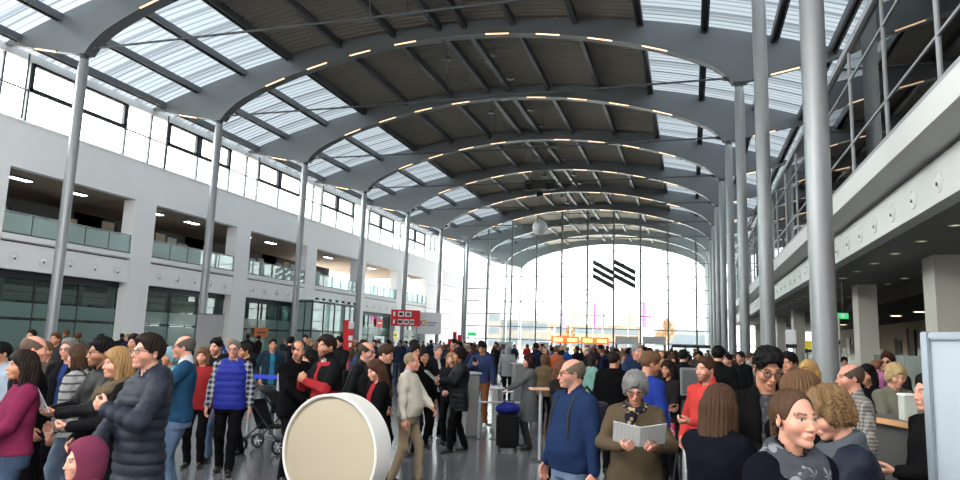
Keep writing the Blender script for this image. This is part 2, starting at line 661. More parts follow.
# gallery slab: front edge, a shadow gap and the fascia with round recessed nozzles
for k in range(-2, 7):
    ya, yb = YK(k) + 0.05 + EDG, YK(k + 1) + 0.05 - EDG
    mb = MB()
    mb.box(WX - 9, WX - 0.12, ya, yb, ZSL + 0.02, ZGB - 0.05)
    mb.box(WX - 0.3, WX + 0.02, ya, yb, ZSL + 0.06, ZGB - 0.03)
    mb.slot(1).box(WX - 0.6, WX - 0.2, ya, yb, ZSL - 0.06, ZSL + 0.06)
    mb.slot(0).box(WX - 0.5, WX - 0.05, ya, yb, ZFB, ZSL - 0.06)
    struct(mb.build('gallery_slab', [m_white, m_frame]))
    # ceiling of the ground floor bay, recessed glass front, dark rooms behind
    mb = MB()
    mb.box(WX - 9, WX - 0.5, ya - 1, yb + 1, ZFB + 0.1, ZFB + 0.3)
    mb.box(WX - 9, WX - 0.5, ya - 1, yb + 1, ZOT + 0.06, ZOT + 0.2)
    struct(mb.build('ceiling_gallery', m_brown))
    mb = MB()
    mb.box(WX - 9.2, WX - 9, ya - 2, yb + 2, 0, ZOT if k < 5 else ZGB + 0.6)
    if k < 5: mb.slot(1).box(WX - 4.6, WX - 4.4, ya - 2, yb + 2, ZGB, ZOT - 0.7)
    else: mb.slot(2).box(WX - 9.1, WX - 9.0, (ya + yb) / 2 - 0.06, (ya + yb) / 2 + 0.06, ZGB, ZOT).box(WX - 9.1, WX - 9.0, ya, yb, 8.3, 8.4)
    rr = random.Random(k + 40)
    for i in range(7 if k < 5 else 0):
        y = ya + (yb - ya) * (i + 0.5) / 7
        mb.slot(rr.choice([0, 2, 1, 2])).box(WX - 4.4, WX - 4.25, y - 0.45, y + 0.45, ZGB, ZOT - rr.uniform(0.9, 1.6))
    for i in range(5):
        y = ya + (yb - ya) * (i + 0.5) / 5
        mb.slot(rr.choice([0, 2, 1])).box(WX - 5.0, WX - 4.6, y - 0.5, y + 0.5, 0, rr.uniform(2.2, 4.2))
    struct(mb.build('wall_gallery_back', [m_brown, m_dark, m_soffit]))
    for q in range(2):
        lamp = empty('gallery_lamp', (WX - 2.2, ya + (yb - ya) * (0.28 + 0.44 * q), ZOT + 0.04), label='long oval ceiling lamp inside the white gallery, %s bay, %s one' % (ORD[k + 3], ('near', 'far')[q]), cat='lamp', group='gallery ceiling lamps')
        MB().box(-0.25, 0.25, -0.7, 0.7, -0.10, 0.0, 0.06).build('lamp_housing', m_lamp_h, lamp)
        MB().box(-0.2, 0.2, -0.62, 0.62, -0.125, -0.1005, 0.01).build('lamp_glass', m_gal, lamp)
        lamp = empty('added_shop_lamp', (WX - 2.4, ya + (yb - ya) * (0.28 + 0.44 * q), ZFB + 0.075), label='added square fill lamp behind the ground floor glass, %s bay, %s one' % (ORD[k + 3], ('near', 'far')[q]), cat='lamp', group='added ground floor fill lamps')  # lamps added to light the ground floor rooms
        MB().box(-0.4, 0.4, -0.4, 0.4, -0.06, 0.02, 0.02).build('lamp_housing', m_lamp_h, lamp)
        MB().box(-0.35, 0.35, -0.35, 0.35, -0.075, -0.0605).build('lamp_glass', m_gal, lamp)
    # balustrade
    bal = empty('balustrade', (WX - 0.1, (ya + yb) / 2, ZGB), label='green glass balustrade with steel handrail on the white gallery, %s bay from the camera' % ORD[k + 3], cat='balustrade', group='glass balustrades')
    L = (yb - ya) / 2
    for i in range(5):
        y = -L + (2 * L) * i / 5
        MB().box(-0.012, 0.012, y + 0.03, y + 2 * L / 5 - 0.03, 0.0, 1.02).build('glass_pane', g_rail, bal)
    MB().tube([(0.0, -L, 1.08), (0.0, L, 1.08)], 0.035, 8).build('handrail', m_alu, bal)
    MB().box(-0.06, 0.06, -L, L, -0.02, 0.06).build('base_channel', m_steel_d, bal)
    for i in range(6):
        y = -L + 2 * L * i / 5
        y = min(max(y, -L + 0.04), L - 0.04)
        MB().box(-0.03, 0.03, y - 0.02, y + 0.02, 0.0, 1.05).build('post', m_steel_d, bal)
    # ground floor glazing
    g = MB().box(WX - 0.75, WX - 0.72, ya, yb, 0.0, ZFB + 0.1).build(window_name(), g_green)
    struct(g)
    fr = MB()
    for i in range(4):
        y = ya + (yb - ya) * i / 3
        fr.box(WX - 0.8, WX - 0.66, y - 0.03, y + 0.03, 0, ZFB + 0.1)
    for z in (2.28, 0.1):
        fr.box(WX - 0.79, WX - 0.67, ya, yb, z - 0.02, z + 0.02)
    fr.box(WX - 0.79, WX - 0.6, ya, yb, ZFB - 0.35, ZFB + 0.1)
    fr.build('window_frame', m_frame, g)
    MB().box(WX - 0.7, WX - 0.69, ya, yb, 2.34, 3.1).build('frosted_band', g_frost, g)
    MB().box(WX - 0.7, WX - 0.69, ya, yb, 0.6, 2.2).build('frosted_band', g_frost, g)

# round nozzles in both fascias: one countable thing each
nz0 = None


def nozzle(x, y, z, sgn, lab, grp):
    global nz0
    if nz0 is None:
        nz0 = empty('air_nozzle')
        MB().lathe([(0.3, 0.0), (0.3, 0.03), (0.24, 0.035), (0.2, -0.01), (0.0, -0.02)], 20, axis='x').build('collar', m_fascia, nz0, smooth=True)
        MB().lathe([(0.0, 0.075), (0.10, 0.06), (0.17, 0.015), (0.19, -0.01)], 18, axis='x').build('dish', m_fascia, nz0, smooth=True)
        MB().lathe([(0.0, 0.075), (0.05, 0.072), (0.06, 0.05)], 12, c=(0, 0.02, -0.07), axis='x').build('outlet', m_frame, nz0, smooth=True)
        n = nz0
    else:
        n = copy_tree(nz0)
    n.location = (x, y, z - (0.04 if sgn < 0 else 0))
    n.scale = (0.8, 0.8, 0.8) if sgn < 0 else (1, 1, 1)
    n.rotation_euler = (0, 0, 0 if sgn > 0 else PI)
    tag(n, lab, 'air nozzle', grp)


for k in range(0, 7):
    for i in range(5):
        y = YK(k) + 0.05 + 5 + (i - 2) * 1.65
        nozzle(WX - 0.05, y, 5.3, 1, 'round air nozzle in the white gallery fascia, %s bay, %s of five' % (ORD[k + 3], ORD[i + 1]), 'air nozzles of the white gallery')

# clerestory: glazing above the wall, with dark framed opening lights
for k in range(-2, 8):
    ya, yb = YK(k), min(YK(k + 1), LY1)
    if k == 7: yb = LY1
    g = struct(MB().box(WX - 0.3, WX - 0.28, ya, yb, ZWT, 15.75).build(window_name(), g_clear))
    fr = MB()
    fr.box(WX - 0.32, WX - 0.22, ya, yb, 13.92, 13.99)
    fr.box(WX - 0.34, WX - 0.2, ya, yb, ZWT, ZWT + 0.08)
    for off in (0.0, 1.5, 4.5, 8.0):
        if ya + off < yb:
            fr.box(WX - 0.34, WX - 0.2, ya + off - 0.06, ya + off + 0.06, ZWT, 15.75)
    fr.build('mullions', m_post, g)
    if k < 7:
        for a, b_ in ((1.55, 4.42), (4.6, 7.95)):
            fr = MB()
            za, zb = 13.99, 15.55
            for t0, t1, u0, u1 in ((a, b_, za, za + 0.14), (a, b_, zb - 0.22, zb), (a, a + 0.14, za, zb), (b_ - 0.22, b_, za, zb)):
                fr.box(WX - 0.36, WX - 0.16, ya + t0, ya + t1, u0, u1)
            fr.build('opening_light', m_frame, g)
eave = MB().box(WX - 0.5, WX - 0.1, LY0, LY1, 15.45, 15.78)
eave.box(WX - 1.4, WX - 0.1, LY0, LY1, 15.78, 15.86)
struct(eave.build(trim_name(), m_white))
# thin vertical rods down the clerestory
for k in range(0, 7):
    struct(MB().tube([(WX + 0.15, YK(k) + 1.0, ZWT), (WX + 0.15, YK(k) + 1.0, 15.7)], 0.05, 6).build(trim_name(), m_steel_d))

# ------------------------------------------------------------------ right gallery
GX, FX = 4.1, 4.74
RY0, RY1 = -5.5, 89.0
struct(MB().box(GX - 0.06, GX + 6.5, RY0, RY1, 5.83, 6.35).build('gallery_parapet', m_fascia))
mb = MB()
mb.box(FX, FX + 0.35, RY0, RY1, 4.85, 5.74)
mb.slot(1).box(FX + 0.1, FX + 0.5, RY0, RY1, 5.7, 5.83)
struct(mb.build('gallery_fascia', [m_fascia, m_frame]))
struct(MB().box(FX + 0.05, 8.9, RY0, RY1, 4.86, 5.1).build('ceiling_soffit', m_soffit))
struct(MB().box(8.9, 18, RY0, RY1, 4.3, 4.5).build('ceiling_lobby', m_dark))
struct(MB().box(8.85, 9.0, RY0, RY1, 4.3, 4.9).build(trim_name(), m_dark))
NTH = ['first', 'second', 'third', 'fourth', 'fifth', 'sixth', 'seventh', 'eighth', 'ninth', 'tenth', 'eleventh', 'twelfth', 'thirteenth', 'fourteenth', 'fifteenth', 'sixteenth', 'seventeenth', 'eighteenth', 'nineteenth', 'twentieth']
for i in range(1, 46):
    y = 15.38 + 1.667 * (i - 3)
    if 11 < y < 75:
        nozzle(FX, y, 5.3, -1, 'round air nozzle in the fascia under the dark glass gallery, %s' % (
            ('%s along it' % NTH[i]) if i < len(NTH) else 'far along it'), 'air nozzles of the dark glass gallery')
# gallery glazing
n3 = 0
for i in range(-2, 24):
    ya = 12.9 + (i - 2) * 3.27
    yb = ya + 3.27
    if yb > RY1: break
    g = struct(MB().box(GX + 0.005, GX + 0.02, ya, yb, 6.35, 9.75).build(window_name(), g_dark))
    fr = MB()
    fr.box(GX - 0.03, GX + 0.05, ya - 0.035, ya + 0.035, 6.35, 9.8)
    for z in (7.25, 8.95):
        fr.box(GX - 0.02, GX + 0.04, ya, yb, z - 0.025, z + 0.025)
    fr.build('mullions', m_mull, g)
struct(MB().box(GX - 0.08, GX + 0.12, RY0, RY1, 9.72, 9.9).box(GX - 0.05, GX + 0.09, RY0, RY1, 6.35, 6.45).build(trim_name(), m_mull))
struct(MB().box(GX + 0.12, 10.5, RY0, RY1, 9.75, 9.95).build('ceiling_upper_gallery', m_dark))
mb = MB().box(10.3, 10.5, RY0, RY1, 6.35, 9.75)
struct(mb.build('wall_upper_gallery', m_dark))
struct(MB().box(7.3, 7.5, RY0, RY1, 9.95, 16.2).build('wall_right_upper', m_white))
# pillars, back wall and frosted screens on the ground floor
for k in range(-1, 8):
    yc = YK(k) - 0.3
    struct(MB().box(7.0, 7.75, yc - 0.55, yc + 0.55, 0, 4.87).build('wall_pillar', m_beige))
struct(MB().box(15, 15.3, RY0, RY1, 0, 4.4).build('wall_right', m_brown))
for k in range(0, 7):
    ya, yb = YK(k) + 0.25, YK(k + 1) - 0.85
    scr = empty('glass_screen', (7.5, (ya + yb) / 2, 0), label='low frosted green glass screen between pillars below the dark gallery, %s bay' % ORD[k + 1], cat='glass screen', group='frosted glass screens')
    L = (yb - ya) / 2
    for i in range(4):
        y = -L + 2 * L * i / 4
        MB().box(-0.01, 0.01, y + 0.03, y + L / 2 - 0.03, 0.1, 1.85).build('pane', g_screen, scr)
    for i in range(5):
        y = -L + 2 * L * i / 4
        y = min(max(y, -L + 0.03), L - 0.03)
        MB().box(-0.025, 0.025, y - 0.025, y + 0.025, 0, 1.88).build('post', m_alu, scr)
    # lobby fittings behind: dark doors and pale panels on the back wall
    mb = MB()
    rr = random.Random(100 + k)
    y = YK(k) - 4.5
    while y < YK(k) + 4.5:
        w = rr.uniform(0.8, 2.0)
        mb.slot(rr.choice([0, 1, 2, 0])).box(14.85, 15.0, y, y + w, 0.0, rr.uniform(2.2, 3.9))
        y += w + rr.uniform(0.1, 0.8)
    struct(mb.build(trim_name(), [m_dark, m_beige, m_brown]))
d0 = None
for k in range(0, 6):
    for j in range(4):
        for q, x in enumerate((5.9, 8.1)):
            if d0 is None:
                d0 = empty('downlight')
                MB().lathe([(0.11, 0.0), (0.16, -0.005), (0.16, -0.02), (0.11, -0.022)], 18).build('rim', m_beige, d0, smooth=True)
                MB().lathe([(0.0, -0.012), (0.11, -0.012)], 18).build('lens', m_down, d0)
                o = d0
            else:
                o = copy_tree(d0)
            o.location = (x, YK(k) - 1.2 + 2.5 * j, 4.86)
            tag(o, 'round soffit downlight under the dark gallery, %s row, %s bay, %s of four' % ('outer' if q == 0 else 'inner', ORD[k + 1], ORD[j + 1]), 'downlight', 'soffit downlights')
    for j in range(2):
        lamp = empty('added_lobby_lamp', (11.8, YK(k) - 2.0 + 4.6 * j, 4.296), label='added round warm fill lamp on the dark lobby ceiling, %s bay, %s one' % (ORD[k + 1], ('near', 'far')[j]), cat='lamp', group='added lobby fill lamps')  # ceiling lamps added to brighten the dark lobby
        MB().lathe([(0.0, 0.0), (0.36, 0.0), (0.38, -0.06), (0.3, -0.09)], 20).build('lamp_rim', m_lamp_h, lamp, smooth=True)
        MB().lathe([(0.0, -0.1), (0.3, -0.09)], 20).build('lamp_glass', m_warm, lamp)
# ------------------------------------------------------------------ glazed end wall
for n in range(-9, 10):
    xa = XC + n * 3.327
    if xa < WX + 0.2 or xa > 18: continue
    c = xa - XC
    zt = (ztop(c) if abs(c) < 20 else 16.0) - 0.15
    if xa > 4.2: zt = 16
    struct(MB().box(xa - 0.1, xa + 0.1, YW - 0.12, YW + 0.12, 0, zt).build(trim_name(), m_post))
    xb = min(xa + 3.327, 18)
    c2 = xb - XC
    zt2 = min(ztop(c) if abs(c) < 20 else 15.9, ztop(c2) if abs(c2) < 20 else 15.9) - 0.1
    g = struct(MB().box(xa + 0.1, xb - 0.1, YW - 0.01, YW + 0.01, 0.05, zt2).build(window_name(), g_clear))
    fr = MB()
    z = 2.4
    while z < zt2:
        fr.box(xa + 0.1, xb - 0.1, YW - 0.035, YW + 0.035, z - 0.045, z + 0.045)
        z += 1.65
    fr.build('mullions', m_post, g)
g = struct(MB().box(WX, XC - 5 * 3.327 - 3.327 + 0.1, YW - 0.01, YW + 0.01, 0, 15.6).build(window_name(), g_clear))
fr = MB()
z = 2.4
while z < 15.6:
    fr.box(WX, XC - 6 * 3.327, YW - 0.035, YW + 0.035, z - 0.045, z + 0.045)
    z += 1.65
fr.build('mullions', m_post, g)

# unseen back end behind the photographer: wall added to cut light, open above
mb = MB().box(-40, 22, -12.4, -12.0, 0, 13.5)
struct(mb.build('wall_back', m_white))

struct(MB().box(WX - 6, WX - 0.2, 89.2, 112, -0.1, 11.6).build('wall_left_outside', mat('pale_grey_cladding', (150, 152, 154), 0.7)))
mb = MB()
for z in (1.6, 3.6, 5.6, 7.6, 9.6):
    mb.box(WX - 0.21, WX - 0.18, 89.2, 112, z, z + 0.07)
struct(mb.build(trim_name(), m_post))

struct(MB().box(WX - 9, WX - 0.9, 84.7, 84.9, 0, ZOT).build('wall_gallery_end', m_white))
SKY_BASE, SKY_BRIGHT, SKY_ZENITH = 3.2, 32.0, 2.5
SKY_LEFT = 22.0
# ------------------------------------------------------------------ daylight: bright overcast sky
w = bpy.data.worlds.new('overcast_sky')
SC.world = w
w.use_nodes = True
nt = w.node_tree
bg = nt.nodes['Background']
tc = nt.nodes.new('ShaderNodeTexCoord')
sp = nt.nodes.new('ShaderNodeSeparateXYZ')
nt.links.new(tc.outputs['Generated'], sp.inputs[0])
# sky brightened towards the right, added to light the white gallery wall
nr = nt.nodes.new('ShaderNodeVectorMath'); nr.operation = 'DOT_PRODUCT'
d0 = Vector((0.92, -0.14, 0.40)).normalized()
nr.inputs[1].default_value = d0
nt.links.new(tc.outputs['Generated'], nr.inputs[0])
cl = nt.nodes.new('ShaderNodeMath'); cl.operation = 'MAXIMUM'; cl.inputs[1].default_value = 0.0
nt.links.new(nr.outputs['Value'], cl.inputs[0])
pw = nt.nodes.new('ShaderNodeMath'); pw.operation = 'POWER'; pw.inputs[1].default_value = 3.0
nt.links.new(cl.outputs[0], pw.inputs[0])
ma = nt.nodes.new('ShaderNodeMath'); ma.operation = 'MULTIPLY_ADD'
ma.inputs[1].default_value = SKY_BRIGHT; ma.inputs[2].default_value = SKY_BASE
nt.links.new(pw.outputs[0], ma.inputs[0])
# second bright sky lobe, added to light the dark gallery's fascia and columns
n2 = nt.nodes.new('ShaderNodeVectorMath'); n2.operation = 'DOT_PRODUCT'
n2.inputs[1].default_value = Vector((-0.93, -0.20, 0.30)).normalized()
nt.links.new(tc.outputs['Generated'], n2.inputs[0])
c2 = nt.nodes.new('ShaderNodeMath'); c2.operation = 'MAXIMUM'; c2.inputs[1].default_value = 0.0
nt.links.new(n2.outputs['Value'], c2.inputs[0])
p2 = nt.nodes.new('ShaderNodeMath'); p2.operation = 'POWER'; p2.inputs[1].default_value = 4.0
nt.links.new(c2.outputs[0], p2.inputs[0])
m2 = nt.nodes.new('ShaderNodeMath'); m2.operation = 'MULTIPLY_ADD'; m2.inputs[1].default_value = SKY_LEFT
nt.links.new(p2.outputs[0], m2.inputs[0]); nt.links.new(ma.outputs[0], m2.inputs[2])
# zenith a little brighter than the horizon, as under cloud
zc = nt.nodes.new('ShaderNodeMath'); zc.operation = 'MAXIMUM'; zc.inputs[1].default_value = 0.0
nt.links.new(sp.outputs['Z'], zc.inputs[0])
zz = nt.nodes.new('ShaderNodeMath'); zz.operation = 'MULTIPLY_ADD'; zz.inputs[1].default_value = SKY_ZENITH
nt.links.new(zc.outputs[0], zz.inputs[0]); nt.links.new(m2.outputs[0], zz.inputs[2])
nt.links.new(zz.outputs[0], bg.inputs['Strength'])
bg.inputs['Color'].default_value = (1.0, 0.99, 0.98, 1)
vs = SC.view_settings
vs.view_transform = 'Standard'
vs.look = 'None'
vs.gamma = 1.0
vs.exposure = 0.22
vs.use_curve_mapping = False
try:
    SC.cycles.use_denoising = True
    SC.cycles.max_bounces = 8
    SC.cycles.diffuse_bounces = 4
    SC.cycles.transparent_max_bounces = 24
    SC.cycles.sample_clamp_indirect = 6
except Exception:
    pass
# ================================================================== implicit-surface modelling (union of limbs -> one skin)
def unit(v):
    v = np.asarray(v, float)
    n = np.linalg.norm(v)
    return v / n if n > 1e-9 else v


def rotm(yaw=0.0, pitch=0.0, roll=0.0):
    """yaw about z (positive turns left), pitch about x (positive looks up), roll about y"""
    cy, sy, cp, sp_, cr, sr = math.cos(yaw), math.sin(yaw), math.cos(pitch), math.sin(pitch), math.cos(roll), math.sin(roll)
    Rz = np.array([[cy, -sy, 0], [sy, cy, 0], [0, 0, 1]])
    Rx = np.array([[1, 0, 0], [0, cp, -sp_], [0, sp_, cp]])
    Ry = np.array([[cr, 0, sr], [0, 1, 0], [-sr, 0, cr]])
    return Rz @ Rx @ Ry


class Cap:
    """tapered limb from a to b; ratio flattens it along the direction n"""

    def __init__(s, a, b, ra, rb, k=0.02, op='u', flat=None, quilt=0.0, qp=0.07, fold=0.0):
        s.a, s.b, s.ra, s.rb, s.k, s.op, s.flat, s.quilt, s.qp, s.fold = np.asarray(a, float), np.asarray(b, float), ra, rb, k, op, flat, quilt, qp, fold

    def bbox(s):
        r = max(s.ra, s.rb) * (1 if s.flat is None else max(1.0, 1.0))
        return np.minimum(s.a, s.b) - r, np.maximum(s.a, s.b) + r

    def dist(s, x, y, z):
        ab = s.b - s.a
        L2 = max(ab @ ab, 1e-12)
        px, py, pz = x - s.a[0], y - s.a[1], z - s.a[2]
        t = np.clip((px * ab[0] + py * ab[1] + pz * ab[2]) / L2, 0, 1)
        qx, qy, qz = px - t * ab[0], py - t * ab[1], pz - t * ab[2]
        if s.flat is not None:
            n, f = s.flat
            w = qx * n[0] + qy * n[1] + qz * n[2]
            g = w * (1 / f - 1)
            qx, qy, qz = qx + g * n[0], qy + g * n[1], qz + g * n[2]
        r = s.ra + (s.rb - s.ra) * t
        d = np.sqrt(qx * qx + qy * qy + qz * qz) - r
        if s.flat is not None: d = d * max(s.flat[1], 0.5)
        if s.quilt:
            d = d - s.quilt * (np.sqrt(np.abs(np.sin(t * math.sqrt(L2) / s.qp * PI))) - 0.6)
        if s.fold:
            d = d + s.fold * folds(x, y, z)
        return d


class Ell:
    def __init__(s, c, r, R=None, k=0.02, op='u', quilt=0.0, qp=0.07, fold=0.0):
        s.c, s.r, s.R, s.k, s.op, s.quilt, s.qp, s.fold = np.asarray(c, float), np.asarray(r, float), R, k, op, quilt, qp, fold

    def bbox(s):
        m = s.r if s.R is None else np.full(3, s.r.max())
        return s.c - m, s.c + m

    def dist(s, x, y, z):
        x, y, z = x - s.c[0], y - s.c[1], z - s.c[2]
        if s.R is not None:
            R = s.R
            x, y, z = R[0, 0] * x + R[1, 0] * y + R[2, 0] * z, R[0, 1] * x + R[1, 1] * y + R[2, 1] * z, R[0, 2] * x + R[1, 2] * y + R[2, 2] * z
        k0 = np.sqrt((x / s.r[0]) ** 2 + (y / s.r[1]) ** 2 + (z / s.r[2]) ** 2)
        k1 = np.sqrt((x / s.r[0] ** 2) ** 2 + (y / s.r[1] ** 2) ** 2 + (z / s.r[2] ** 2) ** 2)
        d = k0 * (k0 - 1) / np.maximum(k1, 1e-6)
        if s.quilt: d = d - s.quilt * (np.sqrt(np.abs(np.sin(z / s.qp * PI))) - 0.6)
        if s.fold: d = d + s.fold * folds(x + s.c[0], y + s.c[1], z + s.c[2])
        return d


class Sec:
    """upright body section: elliptic cross sections (z, cx, cy, rx, ry) lofted"""

    def __init__(s, secs, k=0.03, op='u', quilt=0.0, qp=0.075, fold=0.0, p=2.3):
        s.s = np.array(sorted(secs)); s.k, s.op, s.quilt, s.qp, s.fold, s.p = k, op, quilt, qp, fold, p

    def bbox(s):
        a = s.s
        return (np.array([(a[:, 1] - a[:, 3]).min(), (a[:, 2] - a[:, 4]).min(), a[0, 0]]),
                np.array([(a[:, 1] + a[:, 3]).max(), (a[:, 2] + a[:, 4]).max(), a[-1, 0]]))

    def dist(s, x, y, z):
        a = s.s
        zc = np.clip(z, a[0, 0], a[-1, 0])
        cx, cy, rx, ry = [np.interp(zc, a[:, 0], a[:, i]) for i in (1, 2, 3, 4)]
        q = (np.abs((x - cx) / rx) ** s.p + np.abs((y - cy) / ry) ** s.p) ** (1 / s.p)
        d = (q - 1) * np.minimum(rx, ry)
        dz = np.abs(z - zc)
        d = np.where(dz > 0, np.sqrt(np.maximum(d, 0) ** 2 + dz ** 2) + np.minimum(d, 0) * 0, d)
        if s.quilt: d = d - s.quilt * (np.sqrt(np.abs(np.sin(z / s.qp * PI))) - 0.6) + 0 * x
        if s.fold: d = d + s.fold * folds(x, y, z)
        return d


def folds(x, y, z):
    return (np.sin(31 * z + 14 * x + 2.2 * np.sin(17 * y + 9 * x)) + 0.7 * np.sin(47 * z - 22 * x + 25 * y + 1.7 * np.sin(21 * x - 13 * z))
            + 0.5 * np.sin(19 * x + 23 * y - 11 * z)) * 0.45


def axis(lo, hi, coarse, fines):
    out, v = [], lo
    while v < hi:
        out.append(v)
        st = coarse
        for a, b, h in fines:
            if a - coarse <= v <= b: st = min(st, h)
        v += st
    out.append(v)
    return np.array(out)


def field(prims, gx, gy, gz):
    D = np.ones((len(gx), len(gy), len(gz)), dtype=np.float32)
    for p in prims:
        lo, hi = p.bbox()
        m = p.k + 0.03 + abs(p.quilt) * 2 + abs(getattr(p, 'fold', 0)) * 2
        sl = tuple(slice(max(0, np.searchsorted(g, lo[i] - m) - 1), np.searchsorted(g, hi[i] + m) + 1) for i, g in enumerate((gx, gy, gz)))
        X, Y, Z = gx[sl[0]][:, None, None], gy[sl[1]][None, :, None], gz[sl[2]][None, None, :]
        if 0 in (X.size, Y.size, Z.size): continue
        d = p.dist(X, Y, Z).astype(np.float32)
        A = D[sl]
        k = p.k
        if p.op == 'u':
            h = np.clip(0.5 + 0.5 * (A - d) / k, 0, 1)
            D[sl] = A * (1 - h) + d * h - k * h * (1 - h)
        else:
            d = -d
            h = np.clip(0.5 - 0.5 * (A - d) / k, 0, 1)
            D[sl] = A * (1 - h) + d * h + k * h * (1 - h)
    return D


CORN = [(i, j, k) for i in (0, 1) for j in (0, 1) for k in (0, 1)]
EDGES = [(a, b) for a in range(8) for b in range(a + 1, 8) if sum(abs(CORN[a][q] - CORN[b][q]) for q in range(3)) == 1]


def nets(D, gx, gy, gz):
    """naive surface nets on a rectilinear grid"""
    S = D < 0
    c = np.zeros(tuple(n - 1 for n in D.shape), dtype=np.int8)
    for (i, j, k) in CORN:
        c += S[i:S.shape[0] - 1 + i, j:S.shape[1] - 1 + j, k:S.shape[2] - 1 + k]
    act = (c > 0) & (c < 8)
    I, J, K = np.nonzero(act)
    if not len(I): return np.zeros((0, 3)), np.zeros((0, 4), int)
    idx = np.full(act.shape, -1, dtype=np.int32)
    idx[I, J, K] = np.arange(len(I))
    vals = np.stack([D[I + a, J + b, K + e] for a, b, e in CORN], 1)
    pos = np.stack([np.stack([gx[I + a], gy[J + b], gz[K + e]], 1) for a, b, e in CORN], 1)
    acc, cnt = np.zeros((len(I), 3)), np.zeros(len(I))
    for a, b in EDGES:
        va, vb = vals[:, a], vals[:, b]
        m = (va < 0) != (vb < 0)
        t = np.where(m, va / np.where(m, va - vb, 1), 0)
        acc += np.where(m[:, None], pos[:, a] + t[:, None] * (pos[:, b] - pos[:, a]), 0)
        cnt += m
    V = acc / cnt[:, None]
    Q = []
    n = S.shape
    for ax in range(3):
        sa = [slice(None)] * 3; sb = [slice(None)] * 3
        sa[ax] = slice(0, n[ax] - 1); sb[ax] = slice(1, n[ax])
        o1, o2 = [q for q in range(3) if q != ax]
        A, B = S[tuple(sa)], S[tuple(sb)]
        ch = A != B
        e = list(np.nonzero(ch))
        ok = (e[o1] > 0) & (e[o2] > 0) & (e[o1] < n[o1] - 1) & (e[o2] < n[o2] - 1)
        e = [q[ok] for q in e]
        fl = A[tuple(e)]
        def cell(d1, d2):
            r = [None] * 3
            r[ax] = e[ax]; r[o1] = e[o1] - d1; r[o2] = e[o2] - d2
            return idx[tuple(r)]
        q = np.stack([cell(1, 1), cell(0, 1), cell(0, 0), cell(1, 0)], 1)
        if ax == 1: fl = ~fl
        q[~fl] = q[~fl][:, ::-1]
        Q.append(q)
    Q = np.concatenate(Q)
    return V, Q[(Q >= 0).all(1)]


def skin_mesh(name, prims, h, fines=(), pad=0.03):
    """fines: list of (lo3, hi3, h)"""
    lo = np.min([p.bbox()[0] for p in prims if p.op == 'u'], 0) - pad
    hi = np.max([p.bbox()[1] for p in prims if p.op == 'u'], 0) + pad
    g = [axis(lo[i], hi[i], h, [(f[0][i], f[1][i], f[2]) for f in fines]) for i in range(3)]
    V, F = nets(field(prims, *g), *g)
    return V, F


def mesh_obj(name, V, F, m, parent=None, fn=None):
    me = fast_mesh(name, V, F)
    ms = m if isinstance(m, (list, tuple)) else [m]
    for q in ms: me.materials.append(q)
    o = bpy.data.objects.new(name, me)
    COL.objects.link(o)
    if parent: o.parent = parent
    return o


# ------------------------------------------------------------------ people materials
def skin_mat():
    if 'skin' in MATS: return MATS['skin']
    m, nt, b, out = new_mat('skin')
    at_ = nt.nodes.new('ShaderNodeAttribute')
    at_.attribute_name = 'tone'
    nt.links.new(at_.outputs['Color'], b.inputs['Base Color'])
    b.inputs['Roughness'].default_value = 0.5
    b.inputs['Specular IOR Level'].default_value = 0.3
    b.inputs['Subsurface Weight'].default_value = 0.06
    b.inputs['Subsurface Radius'].default_value = (0.01, 0.004, 0.002)
    MATS['skin'] = m
    return m


def hair_mat(rgb):
    key = ('hair', rgb)
    if key in MATS: return MATS[key]
    m, nt, b, out = new_mat('hair_strands')
    tc = nt.nodes.new('ShaderNodeTexCoord')
    mp = nt.nodes.new('ShaderNodeMapping')
    mp.inputs['Scale'].default_value = (150, 150, 14)
    nt.links.new(tc.outputs['Object'], mp.inputs[0])
    n = nt.nodes.new('ShaderNodeTexNoise')
    n.inputs['Scale'].default_value = 1
    n.inputs['Detail'].default_value = 3
    nt.links.new(mp.outputs[0], n.inputs['Vector'])
    mx = nt.nodes.new('ShaderNodeMix'); mx.data_type = 'RGBA'
    c = tuple(v * 0.55 for v in s2l(rgb))
    mx.inputs['A'].default_value = tuple(v * 0.4 for v in c) + (1,)
    mx.inputs['B'].default_value = tuple(min(1, v * 1.6) for v in c) + (1,)
    nt.links.new(n.outputs['Fac'], mx.inputs['Factor'])
    nt.links.new(mx.outputs['Result'], b.inputs['Base Color'])
    bp = nt.nodes.new('ShaderNodeBump'); bp.inputs['Strength'].default_value = 0.5; bp.inputs['Distance'].default_value = 0.004
    nt.links.new(n.outputs['Fac'], bp.inputs['Height']); nt.links.new(bp.outputs['Normal'], b.inputs['Normal'])
    b.inputs['Roughness'].default_value = 0.62
    b.inputs['Specular IOR Level'].default_value = 0.12
    MATS[key] = m
    return m


